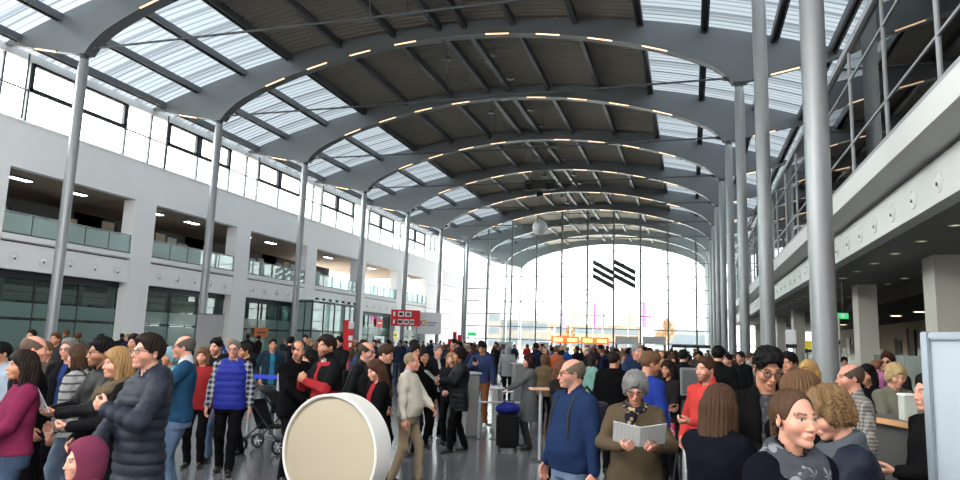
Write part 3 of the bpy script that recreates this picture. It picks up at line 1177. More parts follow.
def cloth(rgb, kind='plain', rgb2=None, rough=0.85):
    key = ('cloth', rgb, kind, rgb2)
    if key in MATS: return MATS[key]
    m, nt, b, out = new_mat(kind + '_cloth')
    N = nt.nodes.new
    tc = N('ShaderNodeTexCoord')
    def fab(c):
        c = s2l(c)
        l = 0.3 * c[0] + 0.59 * c[1] + 0.11 * c[2]
        return tuple((v * 0.86 + l * 0.14) * 0.54 for v in c)
    c1 = fab(rgb) + (1,)
    c2 = (fab(rgb2) + (1,)) if rgb2 else tuple(v * 0.75 for v in c1[:3]) + (1,)
    b.inputs['Roughness'].default_value = {'nylon': 0.58, 'leather': 0.45}.get(kind, rough)
    b.inputs['Specular IOR Level'].default_value = 0.14 if kind in ('nylon', 'leather') else 0.04
    n = N('ShaderNodeTexNoise'); n.inputs['Scale'].default_value = 9; n.inputs['Detail'].default_value = 5
    nt.links.new(tc.outputs['Object'], n.inputs['Vector'])
    mx = N('ShaderNodeMix'); mx.data_type = 'RGBA'
    mx.inputs['A'].default_value = c1
    mx.inputs['B'].default_value = c2
    fac = n.outputs['Fac']
    if kind in ('plaid', 'stripe', 'check'):
        sp = N('ShaderNodeSeparateXYZ'); nt.links.new(tc.outputs['Object'], sp.inputs[0])
        def sq(ch, per, duty):
            a = N('ShaderNodeMath'); a.operation = 'MULTIPLY_ADD'; a.inputs[1].default_value = 1 / per; a.inputs[2].default_value = 20
            nt.links.new(sp.outputs[ch], a.inputs[0])
            f = N('ShaderNodeMath'); f.operation = 'FRACT'; nt.links.new(a.outputs[0], f.inputs[0])
            l = N('ShaderNodeMath'); l.operation = 'LESS_THAN'; l.inputs[1].default_value = duty
            nt.links.new(f.outputs[0], l.inputs[0]); return l
        per = {'plaid': 0.07, 'stripe': 0.075, 'check': 0.03}[kind]
        a = sq('Z', per, 0.45 if kind != 'stripe' else 0.22)
        if kind == 'stripe':
            fac = a.outputs[0]
        else:
            c = sq('X', per, 0.45)
            s_ = N('ShaderNodeMath'); s_.operation = 'ADD'; nt.links.new(a.outputs[0], s_.inputs[0]); nt.links.new(c.outputs[0], s_.inputs[1])
            h = N('ShaderNodeMath'); h.operation = 'MULTIPLY'; h.inputs[1].default_value = 0.5; nt.links.new(s_.outputs[0], h.inputs[0])
            fac = h.outputs[0]
    elif kind == 'stars':
        v = N('ShaderNodeTexVoronoi'); v.inputs['Scale'].default_value = 11.5; v.inputs['Randomness'].default_value = 0.6
        nt.links.new(tc.outputs['Object'], v.inputs['Vector'])
        sc_ = N('ShaderNodeVectorMath'); sc_.operation = 'SUBTRACT'
        nt.links.new(tc.outputs['Object'], sc_.inputs[0]); nt.links.new(v.outputs['Position'], sc_.inputs[1])
        sp = N('ShaderNodeSeparateXYZ'); nt.links.new(sc_.outputs['Vector'], sp.inputs[0])
        an = N('ShaderNodeMath'); an.operation = 'ARCTAN2'; nt.links.new(sp.outputs['Z'], an.inputs[0]); nt.links.new(sp.outputs['X'], an.inputs[1])
        m5 = N('ShaderNodeMath'); m5.operation = 'MULTIPLY'; m5.inputs[1].default_value = 5; nt.links.new(an.outputs[0], m5.inputs[0])
        cs_ = N('ShaderNodeMath'); cs_.operation = 'COSINE'; nt.links.new(m5.outputs[0], cs_.inputs[0])
        ra = N('ShaderNodeMath'); ra.operation = 'MULTIPLY_ADD'; ra.inputs[1].default_value = 0.012; ra.inputs[2].default_value = 0.024
        nt.links.new(cs_.outputs[0], ra.inputs[0])
        ln = N('ShaderNodeVectorMath'); ln.operation = 'LENGTH'; nt.links.new(sc_.outputs['Vector'], ln.inputs[0])
        l = N('ShaderNodeMath'); l.operation = 'LESS_THAN'; nt.links.new(ln.outputs['Value'], l.inputs[0]); nt.links.new(ra.outputs[0], l.inputs[1])
        fac = l.outputs[0]
    elif kind == 'print':
        v = N('ShaderNodeTexVoronoi'); v.inputs['Scale'].default_value = 26
        nt.links.new(tc.outputs['Object'], v.inputs['Vector'])
        r = N('ShaderNodeMapRange'); r.inputs['From Min'].default_value = 0.25; r.inputs['From Max'].default_value = 0.45
        nt.links.new(v.outputs['Distance'], r.inputs['Value']); fac = r.outputs['Result']
    nt.links.new(fac, mx.inputs['Factor'])
    nt.links.new(mx.outputs['Result'], b.inputs['Base Color'])
    wv = N('ShaderNodeTexNoise'); wv.inputs['Scale'].default_value = 38 if kind != 'denim' else 120
    wv.inputs['Detail'].default_value = 4
    nt.links.new(tc.outputs['Object'], wv.inputs['Vector'])
    bp = N('ShaderNodeBump'); bp.inputs['Strength'].default_value = 0.35; bp.inputs['Distance'].default_value = 0.008
    nt.links.new(wv.outputs['Fac'], bp.inputs['Height']); nt.links.new(bp.outputs['Normal'], b.inputs['Normal'])
    MATS[key] = m
    return m


m_paper = mat('white_leaflet_paper', (232, 234, 236), 0.6)
m_shoe = mat('black_shoe_leather', (24, 23, 23), 0.4, 0, 0.4)
m_sole = mat('white_shoe_rubber', (205, 204, 200), 0.6)
m_glasses = mat('dark_spectacle_frame', (26, 22, 22), 0.35)
m_lens = glass_mat('spectacle_lens', (225, 228, 228), 1.0, 1.5)
m_sunlens = mat('dark_sunglass_lens', (16, 14, 14), 0.15, 0, 0.6)
m_strap = mat('black_webbing', (26, 26, 28), 0.8)

m_print, nt, b, out = new_mat('printed_brochure_paper')
tc = nt.nodes.new('ShaderNodeTexCoord')
br = nt.nodes.new('ShaderNodeTexBrick')
br.inputs['Scale'].default_value = 1.0
br.inputs['Brick Width'].default_value = 0.055
br.inputs['Row Height'].default_value = 0.011
br.inputs['Mortar Size'].default_value = 0.0035
br.inputs['Color1'].default_value = s2l((150, 152, 154)) + (1,)
br.inputs['Color2'].default_value = s2l((176, 178, 176)) + (1,)
br.inputs['Mortar'].default_value = s2l((226, 227, 224)) + (1,)
nt.links.new(tc.outputs['Object'], br.inputs['Vector'])
nt.links.new(br.outputs['Color'], b.inputs['Base Color'])
SKIN = {'fair': (226, 172, 150), 'pink': (226, 166, 144), 'tan': (204, 150, 120), 'olive': (188, 136, 106)}


# ------------------------------------------------------------------ the figure
def ik(S, T, L1, L2, pole):
    S, T = np.asarray(S, float), np.asarray(T, float)
    d = T - S
    D = np.linalg.norm(d)
    D2 = min(D, (L1 + L2) * 0.995)
    u = unit(d)
    T = S + u * D2
    a = (L1 * L1 - L2 * L2 + D2 * D2) / (2 * D2)
    h = math.sqrt(max(L1 * L1 - a * a, 0))
    pole = np.asarray(pole, float)
    w = unit(pole - u * (pole @ u))
    return S + u * a + w * h, T


ARMS = {   # wrist target (x outward, y forward, z up), elbow pole, palm normal hint, curl
    'down': ((0.27, 0.04, 0.84), (0.5, -1, 0), (-1, 0.1, 0), 0.35),
    'swing': ((0.25, 0.20, 0.90), (0.4, -1, 0), (-1, 0, 0.1), 0.45),
    'hold': ((0.09, 0.33, 1.14), (0.9, -0.6, -0.6), (-0.6, 0.1, 0.8), 0.75),
    'read': ((0.13, 0.36, 1.20), (0.9, -0.5, -0.7), (-0.8, 0.0, 0.6), 0.7),
    'chest': ((0.06, 0.27, 1.26), (1.0, -0.3, -0.7), (-0.5, -0.6, 0.3), 0.8),
    'phone': ((0.08, 0.34, 1.27), (0.9, -0.4, -0.8), (-0.4, -0.6, 0.6), 0.7),
    'pocket': ((0.235, 0.10, 0.95), (0.9, -0.9, 0), (-1, 0, 0), 0.3),
    'push': ((0.24, 0.36, 0.98), (0.7, -1, -0.2), (0, 0, -1), 1.0),
    'fold': ((-0.07, 0.23, 1.17), (1.0, 0.0, -0.6), (0, -1, 0), 0.5),
    'belly': ((0.06, 0.27, 1.02), (0.9, -0.6, 0), (-0.3, -1, 0), 0.5),
    'strap': ((0.13, 0.15, 1.33), (0.8, -0.4, -0.7), (-0.3, -1, 0.2), 1.0),
    'reach': ((0.16, 0.46, 1.08), (0.6, -0.6, -0.8), (0, 0, -1), 0.5),
}
LEGS = {   # ankle (x outward, y) for left, right
    'stand': ((0.10, 0.0), (0.10, 0.0)),
    'wide': ((0.15, 0.02), (0.16, -0.02)),
    'step': ((0.09, 0.16), (0.10, -0.16)),
    'walk': ((0.07, 0.30), (0.08, -0.30)),
}


class Figure:
    def __init__(f, H, sex='m', girth=1.0, belly=0.0, arms=('down', 'down'), legs='stand', head=(0, 0, 0), lean=0.0, tilt=0.0):
        f.H, f.s, f.sex, f.g, f.belly = H, H / 1.75, sex, girth, belly
        s = f.s
        f.sh = (0.182 if sex == 'm' else 0.156) * (0.55 + 0.45 * girth)
        f.lean = lean

        def L(x, y, z):  # upper body leans forward about the hips
            z0 = 0.95
            if z > z0 and lean:
                dz = z - z0
                y = y + dz * math.sin(lean)
                z = z0 + dz * math.cos(lean)
            return np.array([x, y, z]) * s
        f.L = L
        f.neck = L(0, -0.02, 1.47)
        f.hs = s * (1.0 if H > 1.5 else 1.0 + 0.25 * (1.5 - H) / 0.5)
        f.R = rotm(*head)
        f.hc = L(0, 0.012, 1.628) if H > 1.5 else L(0, 0.012, 1.628) - np.array([0, 0, 0.12 * (f.hs - s)])
        f.hc = f.hc + np.array([0, 0.05 * s * math.sin(-head[1]), 0.0]) + f.R @ np.array([0, 0.01, 0]) * s
        f.S, f.E, f.W, f.hand = {}, {}, {}, {}
        for i, sd in ((0, -1), (1, 1)):
            a = arms[i]
            spec = ARMS[a] if isinstance(a, str) else a
            (tx, ty, tz), pole, n, curl = spec
            Sp = L(sd * f.sh, -0.012, 1.405)
            T = L(sd * (tx + (0.16 * (girth - 1) + 0.45 * belly if a in ('down', 'swing', 'pocket') else 0)), ty + (belly if tz < 1.25 and abs(tx) < 0.2 else 0), tz)
            el, wr = ik(Sp, T, 0.285 * s, 0.25 * s, (sd * pole[0], pole[1], pole[2]))
            f.S[sd], f.E[sd], f.W[sd] = Sp, el, wr
            f.hand[sd] = (unit(wr - el), unit((sd * n[0], n[1], n[2])), curl)
        f.hip, f.knee, f.ank = {}, {}, {}
        for i, sd in ((0, -1), (1, 1)):
            ax, ay = LEGS[legs][i]
            az = 0.085 if ay > -0.25 else 0.15
            Hp = np.array([sd * 0.092, 0.0, 0.92]) * s
            kn, an = ik(Hp, np.array([sd * ax, ay, az]) * s, 0.435 * s, 0.425 * s, (0.1 * sd, 1, 0))
            f.hip[sd], f.knee[sd], f.ank[sd] = Hp, kn, an

    def hp(f, p): return f.hc + f.R @ (np.asarray(p, float) * f.hs)

    def hcap(f, a, b, ra, rb, **kw): return Cap(f.hp(a), f.hp(b), ra * f.hs, rb * f.hs, **kw)

    def hell(f, c, r, R=None, **kw): return Ell(f.hp(c), np.array(r) * f.hs, f.R if R is None else f.R @ R, **kw)

    def head_prims(f, face=1.0):
        q = f.hs
        w = 1.0 if f.sex == 'm' else 0.95
        P = [f.hell((0, -0.014, 0.034), (0.074 * w, 0.096, 0.086), k=0.01),
             f.hell((0, 0.030, -0.012), (0.064 * w, 0.062, 0.075), k=0.02),
             f.hcap((0, 0.030, -0.050), (0, 0.048, -0.086), 0.050 * w, 0.030, k=0.03),
             f.hell((0, 0.076, -0.098), (0.021, 0.018, 0.017), k=0.02),
             f.hell((-0.036, 0.058, -0.030), (0.026, 0.028, 0.026), k=0.02), f.hell((0.036, 0.058, -0.030), (0.026, 0.028, 0.026), k=0.02)]
        if face:
            for sd in (-1, 1):
                P.append(f.hell((sd * 0.033, 0.101, 0.002), (0.019, 0.018, 0.011), k=0.012, op='s'))
            P += [f.hcap((-0.045, 0.078, 0.021), (-0.013, 0.088, 0.017), 0.009, 0.009, k=0.012), f.hcap((0.045, 0.078, 0.021), (0.013, 0.088, 0.017), 0.009, 0.009, k=0.012)]
            for sd in (-1, 1):
                P.append(f.hell((sd * 0.032, 0.0755, 0.0), (0.0135, 0.0125, 0.0115), k=0.002))
                P.append(f.hcap((sd * 0.018, 0.086, 0.0065), (sd * 0.046, 0.078, 0.005), 0.0042, 0.0042, k=0.004))
                P.append(f.hcap((sd * 0.020, 0.086, -0.0085), (sd * 0.045, 0.078, -0.008), 0.0036, 0.0036, k=0.004))
        P += [f.hcap((0, 0.086, 0.012), (0, 0.108, -0.036), 0.0075, 0.0115, k=0.014),
              f.hell((-0.012, 0.096, -0.040), (0.008, 0.010, 0.007), k=0.006), f.hell((0.012, 0.096, -0.040), (0.008, 0.010, 0.007), k=0.006)]
        if face:
            P += [f.hell((0, 0.083, -0.066), (0.026, 0.018, 0.018), k=0.012),
                  f.hcap((-0.019, 0.088, -0.0655), (0, 0.0985, -0.0625), 0.0045, 0.0052, k=0.005), f.hcap((0.019, 0.088, -0.0655), (0, 0.0985, -0.0625), 0.0045, 0.0052, k=0.005),
                  f.hcap((-0.017, 0.088, -0.0725), (0, 0.0965, -0.0735), 0.0045, 0.0058, k=0.004), f.hcap((0.017, 0.088, -0.0725), (0, 0.0965, -0.0735), 0.0045, 0.0058, k=0.004)]
        for sd in (-1, 1):
            Re = rotm(-sd * 0.35, 0.0, 0.0)
            P.append(f.hell((sd * 0.0755 * w, -0.012, -0.008), (0.008, 0.019, 0.031), R=Re, k=0.008))
            P.append(f.hell((sd * 0.083 * w, -0.009, -0.006), (0.006, 0.010, 0.017), R=Re, k=0.004, op='s'))
        P.append(Cap(f.hp((0, -0.022, -0.05)), f.neck, 0.054 * q * (1 if f.sex == 'm' else 0.86), 0.062 * q * (1 if f.sex == 'm' else 0.88), k=0.02))
        return P

    def hand_prims(f, sd, fine=True):
        s = f.s * (1.0 if f.sex == 'm' else 0.9)
        W = f.W[sd]
        d, n, curl = f.hand[sd]
        n = unit(n - d * (d @ n))
        t = np.cross(d, n)
        P = [Cap(W - d * 0.03 * s, W + d * 0.02 * s, 0.027 * s, 0.027 * s, k=0.012, flat=(n, 0.8)),
             Cap(W + d * 0.03 * s, W + d * 0.075 * s, 0.036 * s, 0.041 * s, k=0.012, flat=(n, 0.42))]
        for i, (off, ln) in enumerate(((0.031, 0.070), (0.0105, 0.080), (-0.0105, 0.074), (-0.031, 0.058))):
            off *= sd
            b = W + (d * 0.088 + t * off) * s
            a1 = curl * 0.9 + 0.05 * i
            d1 = d * math.cos(a1) + n * math.sin(a1)
            p1 = b + d1 * ln * 0.5 * s
            a2 = a1 + curl * 1.1
            d2 = d * math.cos(a2) + n * math.sin(a2)
            p2 = p1 + d2 * ln * 0.3 * s
            a3 = a2 + curl * 0.7
            p3 = p2 + (d * math.cos(a3) + n * math.sin(a3)) * ln * 0.22 * s
            P += [Cap(b - d1 * 0.01 * s, p1, 0.0098 * s, 0.0088 * s, k=0.004), Cap(p1, p2, 0.0088 * s, 0.0082 * s, k=0.003), Cap(p2, p3, 0.0082 * s, 0.0074 * s, k=0.003)]
        tb = W + (d * 0.028 + t * sd * 0.030 + n * 0.006) * s
        t1 = tb + unit(d * 0.75 + t * sd * 0.6 + n * 0.35 * (0.5 + curl)) * 0.042 * s
        t2 = t1 + unit(d * 0.9 + t * sd * 0.1 + n * 0.6 * curl) * 0.034 * s
        P += [Cap(tb, t1, 0.0145 * s, 0.0115 * s, k=0.008), Cap(t1, t2, 0.011 * s, 0.009 * s, k=0.003)]
        return P

    def torso_secs(f, t=0.0, z0=None, z1=None, flare=0.0):
        s, g, b = f.s, f.g, f.belly
        fem = f.sex != 'm'
        rows = [(0.80, 0.0, 0.165 if not fem else 0.175, 0.115), (0.92, 0.0, 0.168 if not fem else 0.178, 0.118), (1.02, 0.01, 0.158 if not fem else 0.150, 0.108),
                (1.10, 0.01, 0.155 if not fem else 0.138, 0.104), (1.22, 0.0, 0.165 if not fem else 0.150, 0.110), (1.32, -0.005, 0.172 if not fem else 0.156, 0.115 if not fem else 0.118),
                (1.40, -0.012, 0.155 if not fem else 0.138, 0.092), (1.46, -0.02, 0.10, 0.068)]
        out = []
        for z, cy, rx, ry in rows:
            bl = b * math.exp(-((z - 1.06) / 0.15) ** 2)
            fl = flare * max(0, (1.05 - z) / 0.25)
            p = f.L(0, cy + bl * 0.5, z)
            out.append((p[2], 0, p[1], (rx * g + t + bl * 0.35 + fl) * s, (ry * (0.5 + 0.5 * g) + t + bl * 0.55 + fl) * s))
        return out


def tone_attr(me, V, f, base, lips=1.0, beard=None, brow=(60, 45, 36), eye=(70, 52, 40)):
    n = len(V)
    base = np.array(s2l(base)) * np.array([0.68, 0.63, 0.60])
    q = ((V - f.hc) @ f.R) / f.hs
    C = np.tile(base, (n, 1))
    x, y, z = np.abs(q[:, 0]), q[:, 1], q[:, 2]

    def mixc(w, col):
        w = np.clip(w, 0, 1)[:, None]
        C[:] = C * (1 - w) + np.array(col) * w
    front = (y > 0.03) & (np.abs(z) < 0.16) & (x < 0.1)
    # blood under cheeks, nose, ears
    mixc(0.35 * np.exp(-(((x - 0.04) / 0.022) ** 2 + ((z + 0.03) / 0.022) ** 2)) * front, base * np.array([1.0, 0.72, 0.7]))
    mixc(0.3 * np.exp(-((x / 0.015) ** 2 + ((z + 0.036) / 0.014) ** 2)) * front, base * np.array([1.0, 0.75, 0.72]))
    if beard:
        bc = np.array(s2l(beard[0]))
        w = beard[1] * np.clip((-0.038 - z + 0.25 * (x - 0.03) * (x > 0.03)) / 0.02, 0, 1) * np.clip((0.02 + y) / 0.02, 0, 1) * (z > -0.125) * (x < 0.085)
        w = w * (1 - np.exp(-((x / 0.022) ** 2 + ((z + 0.068) / 0.009) ** 2)))
        mixc(w, bc)
    lc = base * np.array([0.92, 0.52, 0.52]) if lips else base
    mixc(0.8 * lips * np.clip(1.6 - ((x / 0.0225) ** 2 + ((z + 0.068) / 0.0105) ** 2) * 1.4, 0, 1) * (y > 0.082), lc)
    mixc(0.75 * np.clip(2 - np.abs(z + 0.0685) / 0.0016, 0, 1) * (x < 0.02) * (y > 0.075), base * 0.28)
    bz = 0.022 + 0.004 * np.exp(-((x - 0.038) / 0.01) ** 2)
    mixc(0.85 * np.clip(1.8 - np.abs(z - bz) / 0.0042, 0, 1) * (x > 0.013) * (x < 0.052) * (y > 0.06), s2l(brow))
    # the eyeballs: sclera, iris, dark lash line
    ex = (x - 0.032) / 0.0135; ez = z / 0.0072
    er = ex ** 2 + ez ** 2
    eyeb = (er < 1.0) & (y > 0.06)
    mixc(eyeb * 1.0, np.array([0.42, 0.38, 0.35]))
    ir = np.sqrt((x - 0.032) ** 2 + z ** 2)
    mixc(np.clip((0.0066 - ir) / 0.0012, 0, 1) * (y > 0.06) * (np.abs(z) < 0.0072), s2l(eye))
    mixc(0.8 * np.clip(1.5 - np.abs(z - 0.0068) / 0.0022, 0, 1) * (np.abs(x - 0.032) < 0.0165) * (y > 0.06), np.array([0.02, 0.015, 0.012]))
    at_ = me.color_attributes.new('tone', 'FLOAT_COLOR', 'POINT')
    at_.data.foreach_set('color', np.concatenate([C, np.ones((n, 1))], 1).astype(np.float32).ravel())


def hair_prims(f, style):
    """returns list of prims for the hair mass"""
    U = []
    cap = f.hell((0, -0.016, 0.036), (0.083, 0.105, 0.096), k=0.01, fold=0.0)
    face_cut = f.hell((0, 0.118, -0.045), (0.074, 0.088, 0.105), k=0.018, op='s')
    ear = [f.hell((sd * 0.085, 0.002, -0.030), (0.026, 0.026, 0.036), k=0.012, op='s') for sd in (-1, 1)]
    nape = Cap(f.hp((0, 0.02, -0.155)), f.hp((0, -0.02, -0.185)), 0.10 * f.hs, 0.11 * f.hs, k=0.02, op='s')
    nape2 = f.hell((0, 0.05, -0.10), (0.12, 0.085, 0.07), k=0.02, op='s')
    if style in ('short', 'curly', 'thick', 'receding'):
        U = [cap]
        if style == 'curly' or style == 'thick':
            U.append(f.hell((0, 0.01, 0.075), (0.082, 0.098, 0.072), k=0.02))
        elif style == 'short':
            U.append(f.hell((0, 0.03, 0.090), (0.062, 0.056, 0.036), k=0.03))
        U += [f.hell((0, 0.126, -0.020), (0.072, 0.080, 0.105), k=0.018, op='s'), face_cut, nape2, nape] + ear
        if style == 'receding':
            U.append(f.hell((0, 0.085, 0.085), (0.062, 0.085, 0.062), k=0.02, op='s'))
    elif style == 'fringe':      # bald on top, hair round the sides and back
        U = [cap, f.hell((0, 0.045, 0.098), (0.072, 0.125, 0.078), k=0.012, op='s'), face_cut, nape2, nape] + ear
    elif style in ('long', 'bob', 'wavy'):
        U = [cap, f.hell((0, 0.0, 0.055), (0.086, 0.108, 0.088), k=0.02)]
        zl = {'long': -0.33, 'wavy': -0.26, 'bob': -0.11}[style]
        back = -0.085 if style != 'bob' else -0.055
        for xx in (-0.055, -0.02, 0.02, 0.055):
            U.append(f.hcap((xx, back * (1.0 if abs(xx) < 0.04 else 0.75), 0.0), (xx * 1.15, back - 0.012, zl), 0.046, 0.034, k=0.03))
        for sd in (-1, 1):
            U.append(f.hcap((sd * 0.078, 0.0, 0.0), (sd * 0.083, -0.004, max(zl, -0.22)), 0.030, 0.026, k=0.03))
        U.append(face_cut)
        U.append(Cap(f.hp((0, 0.03, -0.10)), f.hp((0, 0.05, -0.40)), 0.062 * f.hs, 0.09 * f.hs, k=0.02, op='s'))
    elif style == 'mop':         # full short women's cut over the ears
        U = [cap, f.hell((0, -0.01, 0.052), (0.094, 0.112, 0.090), k=0.02), f.hell((0, -0.05, -0.03), (0.082, 0.072, 0.075), k=0.03)]
        for sd in (-1, 1): U.append(f.hell((sd * 0.072, 0.005, -0.005), (0.025, 0.045, 0.055), k=0.03))
        U += [f.hell((0, 0.118, -0.055), (0.068, 0.080, 0.100), k=0.018, op='s'), nape]
    elif style == 'pony':
        U = [f.hell((0, -0.016, 0.036), (0.080, 0.102, 0.092), k=0.01), f.hell((0, 0.112, -0.012), (0.088, 0.092, 0.112), k=0.014, op='s'), nape2, nape] + ear
        U += [f.hell((0, -0.115, 0.035), (0.03, 0.03, 0.03), k=0.02), f.hcap((0, -0.125, 0.03), (0, -0.145, -0.16), 0.026, 0.014, k=0.03)]
    elif style == 'bun':
        U = [f.hell((0, -0.016, 0.036), (0.080, 0.102, 0.092), k=0.01), face_cut, nape2, nape] + ear
        U += [f.hell((0, -0.12, 0.01), (0.04, 0.035, 0.04), k=0.02)]
    return U


def hair_mesh(f, style, h):
    P = hair_prims(f, style)
    hs = f.hs

    class Strand:
        pass
    lo = np.min([p.bbox()[0] for p in P if p.op == 'u'], 0) - 0.03
    hi = np.max([p.bbox()[1] for p in P if p.op == 'u'], 0) + 0.03
    g = [axis(lo[i], hi[i], h, []) for i in range(3)]
    D = field(P, *g)
    X, Y, Z = g[0][:, None, None], g[1][None, :, None], g[2][None, None, :]
    q = [(X - f.hc[0]), (Y - f.hc[1]), (Z - f.hc[2])]
    lx = (q[0] * f.R[0, 0] + q[1] * f.R[1, 0] + q[2] * f.R[2, 0]) / hs
    ly = (q[0] * f.R[0, 1] + q[1] * f.R[1, 1] + q[2] * f.R[2, 1]) / hs
    lz = (q[0] * f.R[0, 2] + q[1] * f.R[1, 2] + q[2] * f.R[2, 2]) / hs
    ang = np.arctan2(lx, ly + 0.03)
    mask = np.clip(((0.015 if style in ('pony', 'bun') else 0.065) - ly) / 0.03, 0.06, 1)
    if style == 'curly':
        amp = 0.003
        D = D + amp * hs * (np.sin(140 * lx + 3 * np.sin(70 * lz)) + np.sin(150 * ly + 30 * lz) + np.sin(130 * lz + 2 * np.sin(90 * ly)))
    else:
        amp = 0.0028 if style in ('short', 'receding', 'thick', 'fringe', 'pony', 'bun') else 0.004
        if style == 'fringe': amp = 0.0012
        if style == 'mop':
            amp = 0.0045
            D = D + 0.0055 * hs * np.maximum(mask, 0.5) * np.sin(150 * lx + 3 * np.sin(80 * lz)) * np.sin(140 * lz + 2 * np.sin(95 * ly)) + 0.004 * hs * np.sin(120 * ly + 60 * lz)
        D = D + amp * hs * mask * (np.sin(26 * ang + 14 * lz) + 0.6 * np.sin(43 * ang - 22 * lz + 1.3 * np.sin(40 * lz)))
    return nets(D.astype(np.float32), *g)


PEOPLE = []


def person(px, top, d, face, label, H=None, sex='m', skin='fair', hair=('short', (60, 45, 36)), arms=('down', 'down'), legs='stand', head=(0, 0, 0), lean=0.0,
           girth=1.0, belly=0.0, jacket=None, shirt=None, trousers=(30, 30, 34), tkind='plain', shoes='black', glasses=None, beard=None, hat=None, scarf=None,
           res=1.0, hd=0.006, group=None, extras=None, brow=None, dz=0.0, lips=0.6, hood=None):
    """px, top: pixel column and row of the crown; d: depth.  face: 0 = towards the camera, 90 = towards picture right"""
    p = at(px, top, d)
    Hc = (p[2] - (0.0 if hair[0] in ('fringe', 'none') else 0.014)) if H is None else H
    az = math.atan2(p[0], p[1])
    faz = az + PI - math.radians(face)
    f = Figure(Hc, sex, girth, belly, arms, legs, tuple(math.radians(a) for a in head), math.radians(lean))
    s = f.s
    sk = SKIN[skin]
    # --- body: one continuous surface
    P = f.head_prims()
    P.append(Sec(f.torso_secs(-0.022), k=0.03))
    for sd in (-1, 1):
        P += [Cap(f.S[sd], f.E[sd], 0.048 * s, 0.038 * s, k=0.03), Cap(f.E[sd], f.W[sd], 0.038 * s, 0.026 * s, k=0.02)]
        P += f.hand_prims(sd)
        P += [Cap(f.hip[sd], f.knee[sd], 0.078 * s * min(girth, 1.15), 0.050 * s, k=0.03), Cap(f.knee[sd], f.ank[sd], 0.050 * s, 0.034 * s, k=0.02),
              Cap(f.ank[sd], f.ank[sd] + np.array([0, 0.10, -0.055]) * s, 0.030 * s, 0.020 * s, k=0.015)]
    fines = [(f.hp((-0.0, 0, 0)) - 0.15 * s, f.hp((0, 0, 0)) + 0.15 * s, hd)]
    for sd in (-1, 1):
        c = f.W[sd] + f.hand[sd][0] * 0.09 * s
        fines.append((c - 0.11 * s, c + 0.11 * s, max(0.0055, hd)))
    V, F = skin_mesh('person', P, 0.024 * res, fines)
    body = mesh_obj('person', V, F, skin_mat())
    tone_attr(body.data, V, f, sk, lips=lips, beard=beard, brow=brow or tuple(int(c * 0.7) for c in hair[1]))
    body.location = (p[0], p[1], dz)
    body.rotation_euler = (0, 0, -faz)
    tag(body, label, 'person', group)
    # --- hair
    if hair[0] != 'none':
        V, F = hair_mesh(f, hair[0], hd * 1.1)
        mesh_obj('hair', V, F, hair_mat(hair[1]), body)
    ch = 0.013 * res
    # --- trousers
    T = []
    tk = cloth(trousers, tkind)
    hipr = Sec([r for r in f.torso_secs(0.004) if 0.7 * s < r[0] < 1.08 * s], k=0.04)
    T.append(hipr)
    for sd in (-1, 1):
        kb = f.knee[sd] + (f.ank[sd] - f.knee[sd]) * 1.03
        T += [Cap(f.hip[sd] + np.array([0, 0, -0.02]) * s, f.knee[sd], 0.088 * s * min(girth, 1.12), 0.066 * s, k=0.035, fold=0.006),
              Cap(f.knee[sd], kb, 0.066 * s, 0.056 * s, k=0.03, fold=0.008)]
    V, F = skin_mesh('trousers', T, ch)
    mesh_obj('trousers', V, F, tk, body)
    # --- shoes
    for sd in (-1, 1):
        a = f.ank[sd]
        fl = a[2] - 0.085 * s
        Sx = [Cap(a + np.array([0, -0.03, -0.045]) * s, a + np.array([0.015 * sd, 0.13, -0.052]) * s, 0.040 * s, 0.036 * s, k=0.02, flat=((0, 0, 1), 0.85)),
              Cap(a + np.array([0, -0.02, 0.0]) * s, a + np.array([0, 0.05, -0.04]) * s, 0.042 * s, 0.035 * s, k=0.02)]
        V, F = skin_mesh('shoe', Sx, 0.011 * res)
        V[:, 2] = np.maximum(V[:, 2], fl + 0.004)
        mesh_obj('shoe', V, F, m_shoe if shoes == 'black' else (m_sole if shoes == 'white' else mat('brown_shoe_leather', (104, 72, 46), 0.5)), body)
    # --- upper clothes
    def upper(name, rgb, kind, rgb2=None, t=0.022, hem=0.84, sleeve=1.0, quilt=0.0, qp=0.075, fold=0.004, openv=0.0, collar=0.0, flare=0.0, sl_t=0.016, hoodie=False, slrgb=None):
        G = []
        z0 = hem
        secs = [r for r in f.torso_secs(t, flare=flare) if r[0] > (z0 - 0.06) * s]
        fullz = f.torso_secs(t, flare=flare)
        if z0 < 0.80:
            r = fullz[0]
            secs = [(z0 * s, 0, r[2], r[3] * 1.02 + flare * s, r[4] * 1.02 + flare * s)] + fullz
        else:
            zs = [r[0] for r in fullz]
            row = [np.interp(z0 * s, zs, [r[i] for r in fullz]) for i in range(1, 5)]
            secs = [(z0 * s, *row)] + [r for r in fullz if r[0] > z0 * s + 0.02]
        qk = 0.5 if quilt else 1.0
        G.append(Sec(secs, k=0.035 * qk, quilt=quilt, qp=qp, fold=fold, p=2.2))
        for sd in (-1, 1):
            nb = f.L(sd * 0.06, -0.02, 1.46)
            G.append(Cap(nb, f.S[sd] + np.array([0, 0, 0.004]) * s, 0.040 * s + t * 0.4 * s, 0.046 * s + t * 0.4 * s, k=0.045 * qk, quilt=quilt * 0.6, qp=qp, fold=fold))
            if sleeve > 0:
                e = f.E[sd]
                w = f.E[sd] + (f.W[sd] - f.E[sd]) * 0.97
                G.append(Cap(f.S[sd], e, (0.047 + sl_t) * s, (0.041 + sl_t) * s, k=0.04 * qk, quilt=quilt, qp=qp, fold=fold * 1.3))
                G.append(Cap(e, w, (0.043 + sl_t) * s, (0.030 + sl_t) * s, k=0.02, quilt=quilt, qp=qp, fold=fold * 1.5))
